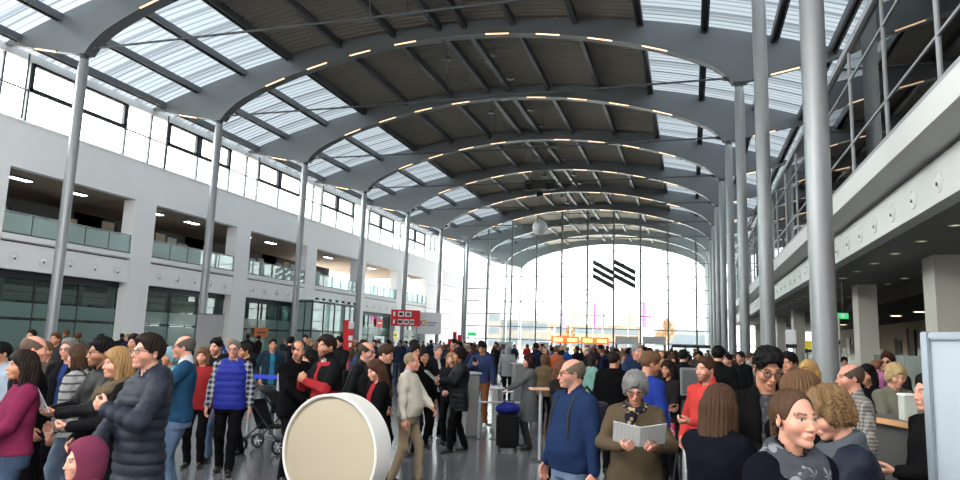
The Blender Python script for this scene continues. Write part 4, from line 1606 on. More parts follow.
        if collar:
            nk = f.L(0, -0.012, 1.455)
            tp = f.L(0, -0.006, 1.455 + collar)
            G.append(Cap(nk, tp, 0.082 * s, 0.075 * s, k=0.015))
            G.append(Cap(f.L(0, -0.004, 1.44), f.L(0, 0.02, 1.62), 0.058 * s, 0.064 * s, k=0.012, op='s'))
        if hoodie:
            for a in np.linspace(-1.9, 1.9, 9):
                c = f.L(0.105 * math.sin(a), -0.03 - 0.075 * math.cos(a), 1.475 + 0.0 * a)
                G.append(Ell(c, np.array([0.045, 0.045, 0.05 + 0.018 * math.cos(a)]) * s, k=0.03))
            G.append(Ell(f.L(0, -0.125, 1.43), np.array([0.10, 0.05, 0.085]) * s, k=0.03))
        if openv:
            # front opening: a wedge cut from chin to hem
            fz = f.torso_secs(t)
            zz = [r[0] for r in fz]
            front = lambda z: np.interp(z * s, zz, [r[2] + r[4] for r in fz]) / s
            prev = f.L(0, 0.05, 1.53)
            for z in np.linspace(1.44, hem - 0.06, 7):
                cur = np.array([0, front(z) * s + 0.012 * s, z * s])
                wd = openv * (0.75 + 0.35 * (1.44 - z) / 0.6) * s
                G.append(Cap(prev, cur, wd, wd, k=0.01, op='s', flat=((0, 1, 0), 0.6)))
                prev = cur
        V, F = skin_mesh(name, G, ch)
        return mesh_obj(name, V, F, cloth(rgb, kind, rgb2), body)

    if shirt:
        kw = dict(shirt)
        kw.setdefault('t', 0.008)
        kw.setdefault('hem', 0.86)
        if jacket and jacket.get('sleeve', 1) > 0: kw.setdefault('sleeve', 0)
        upper(kw.pop('name', 'shirt'), kw.pop('rgb'), kw.pop('kind', 'plain'), **kw)
    if jacket:
        kw = dict(jacket)
        upper(kw.pop('name', 'jacket'), kw.pop('rgb'), kw.pop('kind', 'plain'), **kw)
    if scarf:
        G = []
        for a in np.linspace(0, 2 * PI, 13)[:-1]:
            b2 = a + 2 * PI / 12
            fa = lambda q, rr, zz: f.L(rr * math.sin(q), 0.005 + rr * 0.85 * math.cos(q), zz + 0.035 * -math.cos(q))
            sm = scarf.get('small')
            am = scarf.get('amp', 0.007)
            G.append(Cap(fa(a, 0.080 if sm else 0.088, 1.465), fa(b2, 0.080 if sm else 0.088, 1.465), (0.034 if sm else 0.044) * s, (0.034 if sm else 0.044) * s, k=0.015, fold=am))
            if not sm: G.append(Cap(fa(a, 0.112, 1.43), fa(b2, 0.112, 1.43), 0.036 * s, 0.036 * s, k=0.008, fold=am * 1.2))
        G.append(Cap(f.L(0.04, 0.14, 1.40), f.L(0.06, 0.165 + belly, 1.40 - scarf.get('tail', 0.22)), 0.048 * s, 0.04 * s, k=0.02, flat=((0, 1, 0), 0.5), fold=0.006))
        G.append(Cap(f.L(0, 0.0, 1.40), f.L(0, 0.01, 1.62), 0.052 * s, 0.058 * s, k=0.01, op='s'))
        V, F = skin_mesh('scarf', G, ch * 0.8)
        mesh_obj('scarf', V, F, cloth(scarf['rgb'], scarf.get('kind', 'plain'), scarf.get('rgb2')), body)
    if hat:
        if hat['kind'] == 'beanie':
            G = [f.hell((0, -0.014, 0.05), (0.094, 0.115, 0.10), k=0.02), f.hell((0, -0.05, -0.02), (0.088, 0.085, 0.10), k=0.03)]
            for sd in (-1, 1): G.append(f.hcap((sd * 0.08, 0.0, 0.02), (sd * 0.07, 0.01, -0.09), 0.022, 0.018, k=0.03))
            G.append(f.hell((0, 0.13, -0.04), (0.080, 0.09, 0.098), k=0.015, op='s'))
            G.append(Cap(f.hp((0, 0.0, -0.08)), f.hp((0, -0.02, -0.25)), 0.07 * f.hs, 0.09 * f.hs, k=0.02, op='s'))
        elif hat['kind'] == 'hood':
            G = [f.hell((0, -0.02, 0.03), (0.105, 0.13, 0.125), k=0.02), f.hell((0, -0.03, -0.07), (0.10, 0.11, 0.11), k=0.04), f.hell((0, 0.12, -0.02), (0.074, 0.10, 0.105), k=0.015, op='s')]
        else:  # headphones
            G = [f.hcap((math.cos(a) * 0.09, -0.01, 0.02 + math.sin(a) * 0.105), (math.cos(a + 0.35) * 0.09, -0.01, 0.02 + math.sin(a + 0.35) * 0.105), 0.011, 0.011, k=0.01) for a in np.linspace(0, PI - 0.35, 9)]
            for sd in (-1, 1): G.append(f.hell((sd * 0.092, -0.01, -0.005), (0.018, 0.032, 0.036), k=0.01))
        V, F = skin_mesh(hat['name'], G, hd * 1.3)
        mesh_obj(hat['name'], V, F, cloth(hat['rgb'], hat.get('ck', 'plain')), body)
    if glasses:
        mb = MB()
        hp = lambda q: f.hp(q)
        fr = glasses == 'sun'
        for sd in (-1, 1):
            ring = [hp((sd * 0.034 + 0.023 * math.cos(a), 0.101 - 0.12 * (0.034 + sd * 0.023 * math.cos(a)) ** 1 * 0.25, -0.003 + 0.017 * math.sin(a))) for a in np.linspace(0, 2 * PI, 17)]
            mb.slot(0).tube(ring, 0.0024 * f.hs, 6, cap=False)
            mb.slot(0).tube([hp((sd * 0.056, 0.096, 0.004)), hp((sd * 0.079, 0.01, 0.006)), hp((sd * 0.079, -0.02, -0.004))], 0.0022 * f.hs, 6)
            n0 = len(mb.v)
            mb.slot(1)._add(ring[:-1], [list(range(16))])
        mb.slot(0).tube([hp((-0.012, 0.100, 0.002)), hp((0.012, 0.100, 0.002))], 0.0024 * f.hs, 6)
        mb.build('spectacles', [m_glasses, m_sunlens if fr else m_lens], body, smooth=True)
    PEOPLE.append((body, f))
    return body, f


def world_pt(body, p):
    c, s_ = math.cos(body.rotation_euler[2]), math.sin(body.rotation_euler[2])
    return np.array([body.location[0] + c * p[0] - s_ * p[1], body.location[1] + s_ * p[0] + c * p[1], body.location[2] + p[2]])


def held(body, f, kind, label, cat, hands='both', rgb=(232, 234, 236), size=(0.21, 0.28), tilt=50, off=(0, 0.09, 0.02), m=None, name=None):
    """a thing resting in the hand(s): its own top-level object"""
    W = [f.W[sd] + f.hand[sd][0] * 0.10 * f.s for sd in ((-1, 1) if hands == 'both' else ((1,) if hands == 'right' else (-1,)))]
    c = np.mean(W, 0) + np.array(off) * f.s - np.array([0, 0.09, 0]) * f.s
    w, h = size
    mb = MB()
    t = math.radians(tilt)
    if kind == 'leaflet':   # two slightly opened pages with thickness
        for sd in (-1, 1):
            vs = []
            for zz in (0, 0.003):
                for yy in (0, h):
                    for xx in (0, w / 2):
                        vs.append((sd * xx, yy, zz + 0.25 * xx))
            mb._add(vs, [(0, 2, 3, 1), (4, 5, 7, 6), (0, 1, 5, 4), (2, 6, 7, 3), (0, 4, 6, 2), (1, 3, 7, 5)])
    elif kind == 'phone':
        mb.box(-w / 2, w / 2, 0, h, 0, 0.009, 0.003)
    else:
        mb.box(-w / 2, w / 2, 0, h, -0.05, 0.05, 0.01)
    o = mb.build(name or kind, m or mat('paper_%d_%d_%d' % rgb, rgb, 0.6))
    wp = world_pt(body, c)
    o.location = wp
    o.rotation_euler = (t, 0, body.rotation_euler[2])
    tag(o, label, cat)
    return o


def on_chest(f, x, z):
    r = f.torso_secs(0.029)
    zz = [q[0] for q in r]
    cy, rx, ry = [np.interp(z * f.s, zz, [q[i] for q in r]) for i in (2, 3, 4)]
    x = x * f.s
    return np.array([x, cy + ry * max(0.0, 1 - (abs(x) / rx) ** 2.2) ** (1 / 2.2), z * f.s])


def bag_on(body, f, kind, label, rgb, side=1, strap=True):
    """a bag carried on the back or at the hip: a thing of its own"""
    s = f.s
    root = empty('backpack' if kind == 'backpack' else 'shoulder_bag', tuple(body.location), body.rotation_euler[2], label, 'bag')
    cm = cloth(rgb, 'nylon')
    if kind == 'backpack':
        G = [Sec([(1.02 * s, 0, -0.22 * s - 0.03, 0.14 * s, 0.075 * s), (1.2 * s, 0, -0.225 * s - 0.03, 0.15 * s, 0.09 * s), (1.40 * s, 0, -0.20 * s - 0.03, 0.13 * s, 0.075 * s)], k=0.03)]
        if f.lean: G[0].s[:, 2] += (G[0].s[:, 0] - 0.95 * s) * math.sin(f.lean)
        V, F = skin_mesh('sack', G, 0.016)
        mesh_obj('sack', V, F, cm, root)
        V, F = skin_mesh('pocket', [Ell((0, -0.33 * s, 1.13 * s), (0.11 * s, 0.045 * s, 0.09 * s))], 0.016)
        mesh_obj('pocket', V, F, cm, root)
        for sd in (-1, 1):
            pts = [f.L(sd * 0.09, -0.17, 1.42), f.L(sd * 0.10, -0.06, 1.53)] + [on_chest(f, sd * x, z) for x, z in ((0.105, 1.44), (0.108, 1.38), (0.112, 1.30), (0.12, 1.22), (0.135, 1.14))] + [f.L(sd * 0.2, 0.03, 1.08), f.L(sd * 0.17, -0.13, 1.05)]
            MB().tube(pts, 0.011 * s, 8).build('shoulder_strap', m_strap, root, smooth=True)
    else:
        x = side * 0.27 * s * (0.6 + 0.4 * f.g)
        G = [Sec([(0.72 * s, x, -0.02, 0.06 * s, 0.15 * s), (0.92 * s, x, -0.02, 0.05 * s, 0.14 * s)], k=0.03)]
        V, F = skin_mesh('sack', G, 0.016)
        mesh_obj('sack', V, F, cm, root)
        xw = 0.26 + 0.12 * (f.g - 1)
        pts = [f.L(side * xw, -0.10, 0.92), f.L(side * (xw - 0.05), -0.165, 1.15), f.L(side * 0.08, -0.19, 1.36), f.L(-side * 0.06, -0.13, 1.50), f.L(-side * 0.10, -0.02, 1.535)] + [on_chest(f, side * x, z) for x, z in ((-0.09, 1.42), (-0.05, 1.34), (0.0, 1.25), (0.07, 1.14), (0.12, 1.06))] + [f.L(side * xw, 0.08, 0.92)]
        if not strap:
            pts = [np.array([x, -0.12, 0.90 * s]), np.array([x, -0.08, 1.02 * s]), np.array([x, 0.04, 1.02 * s]), np.array([x, 0.08, 0.90 * s])]
        MB().tube(pts, 0.012 * s, 8).build('strap', m_strap, root, smooth=True)
    return root


# ------------------------------------------------------------------ distant visitors: one mesh each, copied with their own jacket colour
def objcol_mat(name, fixed=None, rough=0.85):
    m, nt, b, out = new_mat(name)
    b.inputs['Roughness'].default_value = rough
    b.inputs['Specular IOR Level'].default_value = 0.06
    if fixed:
        b.inputs['Base Color'].default_value = tuple(v * 0.62 for v in s2l(fixed)) + (1,)
    else:
        oi = nt.nodes.new('ShaderNodeObjectInfo')
        nt.links.new(oi.outputs['Color'], b.inputs['Base Color'])
    return m


FAR = []


def far_mesh(H, sex, hair, haircol, skincol, trcol, arms, legs, head=(0, 0, 0), hood=False, girth=1.0):
    f = Figure(H, sex, girth, 0.0, arms, legs, tuple(math.radians(a) for a in head))
    s = f.s
    parts = []
    P = f.head_prims(face=0)
    for sd in (-1, 1):
        n = f.hand[sd][0]
        P += [Cap(f.E[sd], f.W[sd], 0.03 * s, 0.026 * s), Cap(f.W[sd], f.W[sd] + n * 0.08 * s, 0.034 * s, 0.036 * s, flat=(unit(f.hand[sd][1] - n * (n @ f.hand[sd][1])), 0.5)), Cap(f.W[sd] + n * 0.08 * s, f.W[sd] + n * 0.15 * s, 0.03 * s, 0.02 * s)]
    parts.append((skin_mesh('b', P, 0.02, [(f.hc - 0.14 * s, f.hc + 0.14 * s, 0.013)]), 0))
    parts.append((hair_mesh(f, hair, 0.013), 1))
    G = [Sec([r for r in f.torso_secs(0.02) if r[0] > 0.84 * s], k=0.03, fold=0.004)]
    for sd in (-1, 1):
        G += [Cap(f.L(sd * 0.06, -0.02, 1.46), f.S[sd], 0.05 * s, 0.056 * s, k=0.04), Cap(f.S[sd], f.E[sd], 0.066 * s, 0.056 * s, k=0.03, fold=0.005), Cap(f.E[sd], f.W[sd], 0.056 * s, 0.044 * s, fold=0.006)]
    G.append(Cap(f.L(0, -0.012, 1.455), f.L(0, -0.01, 1.53), 0.075 * s, 0.07 * s))
    if hood:
        G.append(Ell(f.L(0, -0.10, 1.46), np.array([0.12, 0.07, 0.08]) * s))
    parts.append((skin_mesh('j', G, 0.02), 2))
    T = [Sec([r for r in f.torso_secs(0.002) if 0.7 * s < r[0] < 1.0 * s], k=0.04)]
    for sd in (-1, 1):
        T += [Cap(f.hip[sd], f.knee[sd], 0.086 * s, 0.064 * s, k=0.03), Cap(f.knee[sd], f.ank[sd] - np.array([0, 0, 0.01]), 0.064 * s, 0.054 * s),
              Cap(f.ank[sd] + np.array([0, -0.03, -0.05]) * s, f.ank[sd] + np.array([0, 0.13, -0.055]) * s, 0.036 * s, 0.034 * s)]
    parts.append((skin_mesh('t', T, 0.022), 3))
    Vs, Fs, Ms, o = [], [], [], 0
    for (V, F), mi in parts:
        Vs.append(V); Fs.append(F + o); Ms.append(np.full(len(F), mi, dtype=np.int32)); o += len(V)
    V, F = np.concatenate(Vs), np.concatenate(Fs)
    V[:, 2] = np.maximum(V[:, 2], 0.0)
    me = fast_mesh('visitor', V, F)
    for m in (objcol_mat('far_skin', skincol, 0.55), objcol_mat('far_hair', haircol, 0.55), FARJ, objcol_mat('far_trousers', trcol)): me.materials.append(m)
    me.polygons.foreach_set('material_index', np.concatenate(Ms))
    FAR.append((me, H))


FARJ = objcol_mat('far_jacket')
# ================================================================== things standing in the hall
def onx(px, py, X):
    d = CF + CR * (px - 480) / FPX - CU * (py - 240) / FPX
    return EYE + d * (X / d[0])


def ony(px, py, Y):
    d = CF + CR * (px - 480) / FPX - CU * (py - 240) / FPX
    return EYE + d * (Y / d[1])


def face_rz(p, deg=0.0):
    """z rotation that turns local -Y towards the camera, then by deg towards picture right"""
    return -math.atan2(p[0], p[1]) + math.radians(deg)


# --- big round disc standing on edge
m_cream = mat('cream_disc_face', (172, 163, 142), 0.6, 0, 0.3, 0.02, 2)
m_rim = mat('white_disc_rim', (222, 220, 214), 0.45, 0, 0.4)
p = at(327, 458, 7.2)
disc = empty('display_disc', (p[0], p[1], 0.0), face_rz(p, -36), 'big round cream disc with a thick white rim standing on edge on the floor', 'round display')
R_, T_ = 0.60, 0.30
MB().lathe([(R_ - 0.03, 0.012), (R_ - 0.012, 0), (R_, 0.012), (R_, T_ - 0.012), (R_ - 0.012, T_), (0.0, T_)], 96, c=(0, 0, R_ + 0.015), axis='y').build('rim', m_rim, disc, smooth=True)
MB().lathe([(R_ - 0.03, 0.0125), (R_ - 0.045, 0.04), (0.0, 0.04)], 96, c=(0, 0, R_ + 0.015), axis='y').build('front_face', m_cream, disc, smooth=True)
for sx in (-1, 1):
    MB().box(sx * 0.22 - 0.09, sx * 0.22 + 0.09, 0.02, 0.28, 0.0, 0.075, 0.01).build('foot', m_rim, disc)

# --- notice board at the edge of the picture
p = at(922.5, 345, 2.95)
nb = empty('notice_board', (p[0], p[1], 0), face_rz(p, -22), 'large pale blue-white notice board in a grey aluminium frame on feet', 'notice board')
ztp = at(922, 332, 2.95)[2]
WB = 1.25
m_board = mat('pale_blue_white_board', (146, 156, 164), 0.4, 0, 0.4, 0.02, 1.0)
m_fr = mat('grey_aluminium_frame', (132, 142, 150), 0.35, 0.5, 0.5)
MB().box(0.03, WB - 0.03, -0.008, 0.012, 0.45, ztp - 0.03).build('panel', m_board, nb)
for x0, x1, z0, z1 in ((0, 0.032, 0.0, ztp), (WB - 0.032, WB, 0.0, ztp), (0.032, WB - 0.032, ztp - 0.032, ztp), (0.032, WB - 0.032, 0.42, 0.455)):
    MB().box(x0, x1, -0.025, 0.03, z0, z1, 0.005).build('frame_bar', m_fr, nb)
for x in (0.016, WB - 0.016):
    MB().box(x - 0.025, x + 0.025, -0.3, 0.3, 0.0, 0.03, 0.008).build('foot', m_fr, nb)

# --- information stele in front of the second column of the white gallery side
p = ground(206, 33.2)
st = empty('information_stele', (p[0], p[1], 0), face_rz(p), 'tall plain grey box pillar at the foot of a column', 'information pillar')
MB().box(-0.6, 0.6, -0.35, 0.35, 0.0, 2.72, 0.02).build('casing', mat('grey_stele_casing', (132, 130, 132), 0.5), st)
MB().box(-0.63, 0.63, -0.38, 0.38, 2.72, 2.76, 0.01).build('cap', m_steel_d, st)
MB().box(-0.64, 0.64, -0.4, 0.4, 0.0, 0.08).build('plinth', m_steel_d, st)

# --- glass vestibule in front of the white gallery
a, b_ = onx(311, 330, -30.9), onx(353, 330, -30.9)
X0, X1, Y0, Y1, ZV = -32.3, -30.9, a[1], b_[1], 4.9
ve = empty('glass_vestibule', ((X0 + X1) / 2, (Y0 + Y1) / 2, 0), 0, 'green glass entrance vestibule with dark steel frame built against the white gallery', 'vestibule')
ox, oy = (X0 + X1) / 2, (Y0 + Y1) / 2
hx, hy = (X1 - X0) / 2, (Y1 - Y0) / 2
for y in np.linspace(-hy, hy, 5):
    MB().box(hx - 0.06, hx + 0.06, y - 0.06, y + 0.06, 0, ZV).build('post', m_frame, ve)
for x in (-hx, 0):
    MB().box(x - 0.05, x + 0.05, -hy - 0.05, -hy + 0.05, 0, ZV).build('post', m_frame, ve)
for z in (2.35, ZV - 0.06):
    MB().box(-hx, hx + 0.07, -hy - 0.07, -hy + 0.07, z - 0.08, z + 0.08).build('beam', m_frame, ve)
    MB().box(hx - 0.07, hx + 0.07, -hy, hy, z - 0.08, z + 0.08).build('beam', m_frame, ve)
MB().box(hx - 0.01, hx + 0.01, -hy, hy, 0.02, ZV).build('glass_front', g_rail, ve)
MB().box(-hx, hx, -hy - 0.01, -hy + 0.01, 0.02, ZV).build('glass_side', g_rail, ve)
MB().box(-hx, hx + 0.3, -hy - 0.3, hy, ZV + 0.02, ZV + 0.1).build('roof_pane', g_rail, ve)
for i in range(7):
    y = -hy + 0.3 + i * (2 * hy - 0.6) / 6
    MB().box(hx + 0.05, hx + 0.32, y - 0.03, y + 0.03, ZV + 0.1, ZV + 0.3).build('roof_fin', m_frame, ve)
for y0 in (0.2, 1.3):
    d = MB().box(hx + 0.02, hx + 0.05, y0 - 0.5, y0 + 0.5, 0.03, 2.25).build('sliding_door', g_green, ve)
    MB().box(hx + 0.05, hx + 0.09, y0 - 0.04, y0 + 0.04, 0.8, 1.4).build('handle', m_alu, d)

# --- signs
def board_sign(px0, px1, py0, py1, d, label, m, name='sign_board', legs=True, cat='sign', thick=0.08):
    c = at((px0 + px1) / 2, (py0 + py1) / 2, d)
    w = (px1 - px0) / FPX * d
    h = (py1 - py0) / FPX * d
    r = empty(name, (c[0], c[1], 0), face_rz(c), label, cat)
    z = c[2]
    MB().box(-w / 2, w / 2, -thick / 2, thick / 2, z - h / 2, z + h / 2, 0.01).build('board', m, r)
    if legs:
        for sx in (-1, 1):
            MB().tube([(sx * w * 0.4, thick, 0), (sx * w * 0.4, thick, z + h / 2 - 0.1)], 0.05, 8).build('post', m_alu, r)
            MB().box(sx * w * 0.4 - 0.2, sx * w * 0.4 + 0.2, -0.2, 0.3, 0, 0.02).build('base_plate', m_steel_d, r)
    return r, w, h, z, thick


def panel(r, name, x0, x1, z0, z1, m, y=-0.045, t=0.008):
    return MB().box(x0, x1, y - t, y, z0, z1).build(name, m, r)


r, w_, h, z, t = board_sign(391, 420, 310, 326, 60, 'red overhead direction sign with white pictogram fields on posts near the white gallery', m_red)
for row, zz in enumerate((z + h * 0.24, z - h * 0.24)):
    MB().prism_z([(-w_ * 0.36, -0.05), (-w_ * 0.42, -0.05), (-w_ * 0.39, -0.06)], zz - 0.18, zz + 0.18).build('arrow', m_signw, r)
    for i, (xa, xb) in enumerate(((-0.26, -0.06), (-0.02, 0.2)) if row == 0 else ((-0.26, -0.1), (-0.06, 0.12), (0.16, 0.3))):
        pn = panel(r, 'pictogram_field', xa * w_, xb * w_, zz - 0.22, zz + 0.22, m_signw)
        cx = (xa + xb) / 2 * w_
        MB().box(cx - 0.16, cx + 0.16, -0.062, -0.054, zz - 0.12, zz + 0.12).build('pictogram', m_black if i == 0 else m_steel, pn)
r, w_, h, z, t = board_sign(413, 441, 312.5, 334, 62, 'white banner board with a blue ring and orange ring beside the red direction sign', m_signw)
m_blue = mat('blue_print', (40, 70, 170), 0.5)
m_oran = mat('orange_print', (240, 170, 40), 0.5)
for i, (xx, mm) in enumerate(((-0.30, m_blue), (-0.12, m_oran))):
    MB().lathe([(0.16, -0.05), (0.27, -0.05), (0.27, -0.06), (0.16, -0.06), (0.16, -0.05)], 24, c=(xx * w_, 0, z), axis='y').build('ring', mm, r)
MB().box(0.02 * w_, 0.34 * w_, -0.052, -0.041, z - 0.02, z + 0.12).build('text_bar', mat('pale_blue_print', (150, 170, 205), 0.5), r)
MB().box(0.02 * w_, 0.28 * w_, -0.052, -0.041, z - 0.24, z - 0.12).build('text_bar', mat('pale_blue_print', (150, 170, 205), 0.5), r)
p = ground(347, 45)
zt = at(347, 320, 45)[2]
tt = empty('information_totem', (p[0], p[1], 0), face_rz(p), 'slim red information totem with white pictogram squares before the glass vestibule', 'sign')
MB().box(-0.36, 0.3, -0.15, 0.15, 0.0, zt - 0.55, 0.01).build('column_body', m_red, tt)
MB().box(-0.36, -0.05, -0.15, 0.15, zt - 0.55, zt, 0.01).build('top_block', m_red, tt)
MB().box(-0.05, 0.3, -0.15, 0.15, zt - 0.55, zt - 0.08, 0.01).build('pictogram_block', m_signw, tt)
MB().box(-0.02, 0.24, -0.16, -0.15, zt - 1.3, zt - 1.0).build('pictogram_field', m_signw, tt)
MB().box(0.02, 0.2, -0.162, -0.15, zt - 1.72, zt - 1.45).build('pictogram_field', m_signw, tt)
# posters on and behind the ground floor front
for (px0, px1, py0, py1, X, m, lab) in ((376, 383, 319, 327, WX - 0.6, m_red, 'small red poster with white lettering on the ground floor front of the white gallery'),
                                        (392.5, 397.5, 331, 339, WX + 0.02, m_yellow, 'small yellow poster on the pillar below the red direction sign'),
                                        (374, 384, 336, 342.5, WX - 0.6, m_signw, 'white notice sheet below the small red poster'),
                                        (254, 268, 328, 337, WX - 0.55, mat('rust_orange_board', (196, 96, 44), 0.6), 'rust orange board behind the ground floor glass of the white gallery')):
    a, b_ = onx(px0, (py0 + py1) / 2, X), onx(px1, (py0 + py1) / 2, X)
    zt, zb = onx((px0 + px1) / 2, py0, X)[2], onx((px0 + px1) / 2, py1, X)[2]
    r = empty('poster', (X, (a[1] + b_[1]) / 2, zb), 0, lab, 'poster')
    hw = abs(b_[1] - a[1]) / 2
    MB().box(-0.015, 0.015, -hw, hw, 0, zt - zb, 0.004).build('sheet', m, r)
    MB().box(0.015, 0.02, -hw * 0.6, hw * 0.6, (zt - zb) * 0.42, (zt - zb) * 0.58).build('print_bar', m_signw if m is m_red else m_black, r)
# stepped red signs far back by the end glazing
for i, (px0, px1, py0, py1) in enumerate(((453, 456.5, 332, 344), (457.5, 461.5, 335, 344), (448, 451.5, 339, 345))):
    board_sign(px0, px1, py0, py1, 70 + i, 'small red standing sign far back before the end glazing, %s of three' % ('tallest', 'middle', 'shortest')[i], m_red, 'standing_sign', True, 'sign')
# exit signs
c = at(843, 316, 24)
r = empty('exit_sign', tuple(c), face_rz(c), 'small green lit emergency exit sign in the dark lobby under the gallery', 'exit sign')
MB().box(-0.17, 0.17, -0.03, 0.03, -0.1, 0.1, 0.005).build('lit_face', m_green, r)
MB().box(-0.05, 0.05, -0.036, -0.03, -0.06, 0.06).build('running_figure', m_signw, r)
MB().tube([(0, 0, 0.1), (0, 0, max(0.15, 4.3 - c[2]))], 0.015, 6).build('drop_rod', m_steel_d, r)
c = at(472, 334, 84)
r = empty('exit_sign', tuple(c), face_rz(c), 'small green exit sign above a doorway at the end glazing', 'exit sign')
MB().box(-0.5, 0.5, -0.03, 0.03, -0.2, 0.2, 0.005).build('lit_face', m_green, r)
MB().tube([(-0.4, 0, 0), (-0.4, 0, -c[2])], 0.03, 6).tube([(0.4, 0, 0), (0.4, 0, -c[2])], 0.03, 6).build('posts', m_post, r)
# orange lit signs on gates before the end glazing
for i in range(4):
    px = 558 + i * 14.1 + (1.5 if i > 1 else 0)
    c = at(px, 339.5 + 0.5 * i, 78)
    r = empty('lit_sign', (c[0], c[1], 0), face_rz(c), 'orange lit sign box over the entry gates, %s from the white gallery' % ORD[i + 1], 'lit sign', 'orange lit signs')
    z = c[2]
    MB().box(-0.76, 0.76, -0.12, 0.12, z - 0.36, z + 0.36, 0.03).build('sign_box', m_orange, r)
    MB().box(-0.55, 0.55, -0.13, -0.12, z - 0.2, z + 0.2).build('lettering_field', m_orange_t, r)
    for sx in (-0.7, 0.7):
        MB().box(sx - 0.06, sx + 0.06, 0.0, 0.14, 0, z - 0.3).build('gate_post', m_steel_d, r)
# door portals in the end wall
for i, (px0, px1, top) in enumerate(((616, 638.5, 336.5), (643, 666, 336.5), (585, 604, 344), (540, 550, 342), (500, 514, 342))):
    a, b_ = ony(px0, 345, YW - 0.5), ony(px1, 345, YW - 0.5)
    zt = ony((px0 + px1) / 2, top, YW - 0.5)[2]
    r = empty('door_%d' % (i + 1), ((a[0] + b_[0]) / 2, YW - 0.75, 0))
    r['kind'] = 'structure'
    hw = (b_[0] - a[0]) / 2
    m_por = mat('grey_door_portal', (186, 193, 193), 0.5)
    MB().box(-hw, hw, -0.5, 0.5, zt - 0.95, zt, 0.02).build('header', m_por, r)
    for sx in (-1, 1):
        MB().box(sx * (hw - 0.12) - 0.12, sx * (hw - 0.12) + 0.12, -0.5, 0.5, 0, zt - 0.95).build('jamb', m_post, r)
    MB().box(-0.03, 0.03, -0.05, 0.05, 0, zt - 0.95).build('leaf_stile', m_post, r)
a, b_ = ony(672, 346, YW - 0.6), ony(712, 346, YW - 0.6)
r = empty('door_6', ((a[0] + b_[0]) / 2, YW - 0.6, 0)); r['kind'] = 'structure'
hw = (b_[0] - a[0]) / 2
MB().box(-hw, hw, -0.15, 0.15, a[2] - 0.15, a[2] + 0.15).build('header', m_frame, r)
for q in (-1, -0.33, 0.33, 1):
    MB().box(q * hw - 0.1, q * hw + 0.1, -0.15, 0.15, 0, a[2]).build('jamb', m_frame, r)

# emblem of six slanting bars and reversed lettering on the end glazing
em = empty('wall_emblem', (0, YW - 0.06, 0), 0, 'black emblem of two sets of three slanting bars on the end glazing', 'emblem')
for gx, x0, x1, zt in ((0, 593, 613.2, 259.5), (1, 614.2, 635.5, 259.2)):
    for k in range(3):
        y = zt + k * 6.9
        A, B = ony(x0, y, YW), ony(x1, y + 11.2, YW)
        th = 0.60
        MB().prism_y([(A[0], A[2]), (B[0], B[2]), (B[0], B[2] - th), (A[0], A[2] - th)], -0.02, 0.02).build('slanting_bar', mat('charcoal_emblem', (48, 50, 50), 0.6), em)
c = ony(593, 296, YW)
text_obj('lettering', 'Messe M\u00fcnchen', 0.72, mat('pale_grey_lettering', (196, 198, 200), 0.6), None, (c[0], YW + 0.06, c[2]), (PI / 2, 0, 0), 0.01, mirror=True)
tag(bpy.data.objects['lettering'], 'faint pale reversed lettering on the end glazing below the black emblem', 'lettering')

# loudspeaker cluster and pale ball hung from the roof
c = ony(540, 186, 67.2)
r = empty('loudspeaker_cluster', tuple(c), 0, 'black loudspeaker cluster hung under the middle of the roof', 'loudspeakers')
for i, (x, y, z, rz) in enumerate(((-1.15, 0, 0, 0.5), (-0.4, -0.2, 0.05, 0.15), (0.4, -0.2, 0.05, -0.15), (1.15, 0, 0, -0.5))):
    b_ = MB().box(-0.42, 0.42, -0.35, 0.35, -0.42, 0.42, 0.05).build('cabinet', m_black, r, (x, y, z), (0.2, 0, rz))
    MB().box(-0.36, 0.36, -0.37, -0.35, -0.36, 0.36).build('grille', m_dark, b_)
MB().box(-1.6, 1.6, -0.1, 0.1, 0.45, 0.6).build('hanging_bar', m_black, r)
MB().box(-0.3, 0.3, -0.25, 0.25, -1.15, -0.62, 0.04).build('bass_cabinet', m_black, r)
MB().tube([(0, 0, -0.62), (0, 0, -0.3)], 0.04, 6).build('drop_rod', m_black, r)
zr = ztop(c[0] - XC) - c[2] - 0.02
for sx in (-1.3, 1.3):
    MB().tube([(sx, 0, 0.6), (0.2 * sx, 0, zr)], 0.025, 6).build('cable', m_steel_d, r)
c = ony(540, 227.5, 72)
r = empty('hanging_ball', tuple(c), 0, 'pale ribbed ball hanging high before the end glazing', 'hanging ball')
ns = 14
prof = [(0.84 * math.sin(PI * i / ns) * (1.0 if i % 2 else 0.96), 0.84 * math.cos(PI * i / ns)) for i in range(ns + 1)]
MB().lathe(prof, 24).build('sphere', mat('pale_ball_shell', (206, 208, 208), 0.6), r)
MB().tube([(0, 0, 0.8), (0, 0, ztop(c[0] - XC) - c[2] - 0.02)], 0.02, 6).build('cable', m_steel_d, r)

# --- right hand lobby: yellow and white displays
for (px0, px1, py0, py1, d, m, lab) in ((805.5, 817.5, 341, 349, 25, m_yellow, 'yellow display board with a black base far inside the lobby'),
                                        (786, 796, 330, 344, 27, m_signw, 'white figure poster on a stand far inside the lobby'),
                                        (829, 839, 315, 340, 22.5, m_beige, 'lit cream window panel in the dark lobby front')):
    r, w_, h, z, t = board_sign(px0, px1, py0, py1, d, lab, m, 'display_board', True, 'display board')
    MB().box(-w_ / 2, w_ / 2, -0.05, 0.04, z - h / 2 - 0.14, z - h / 2 - 0.005).build('base_strip', m_black, r)

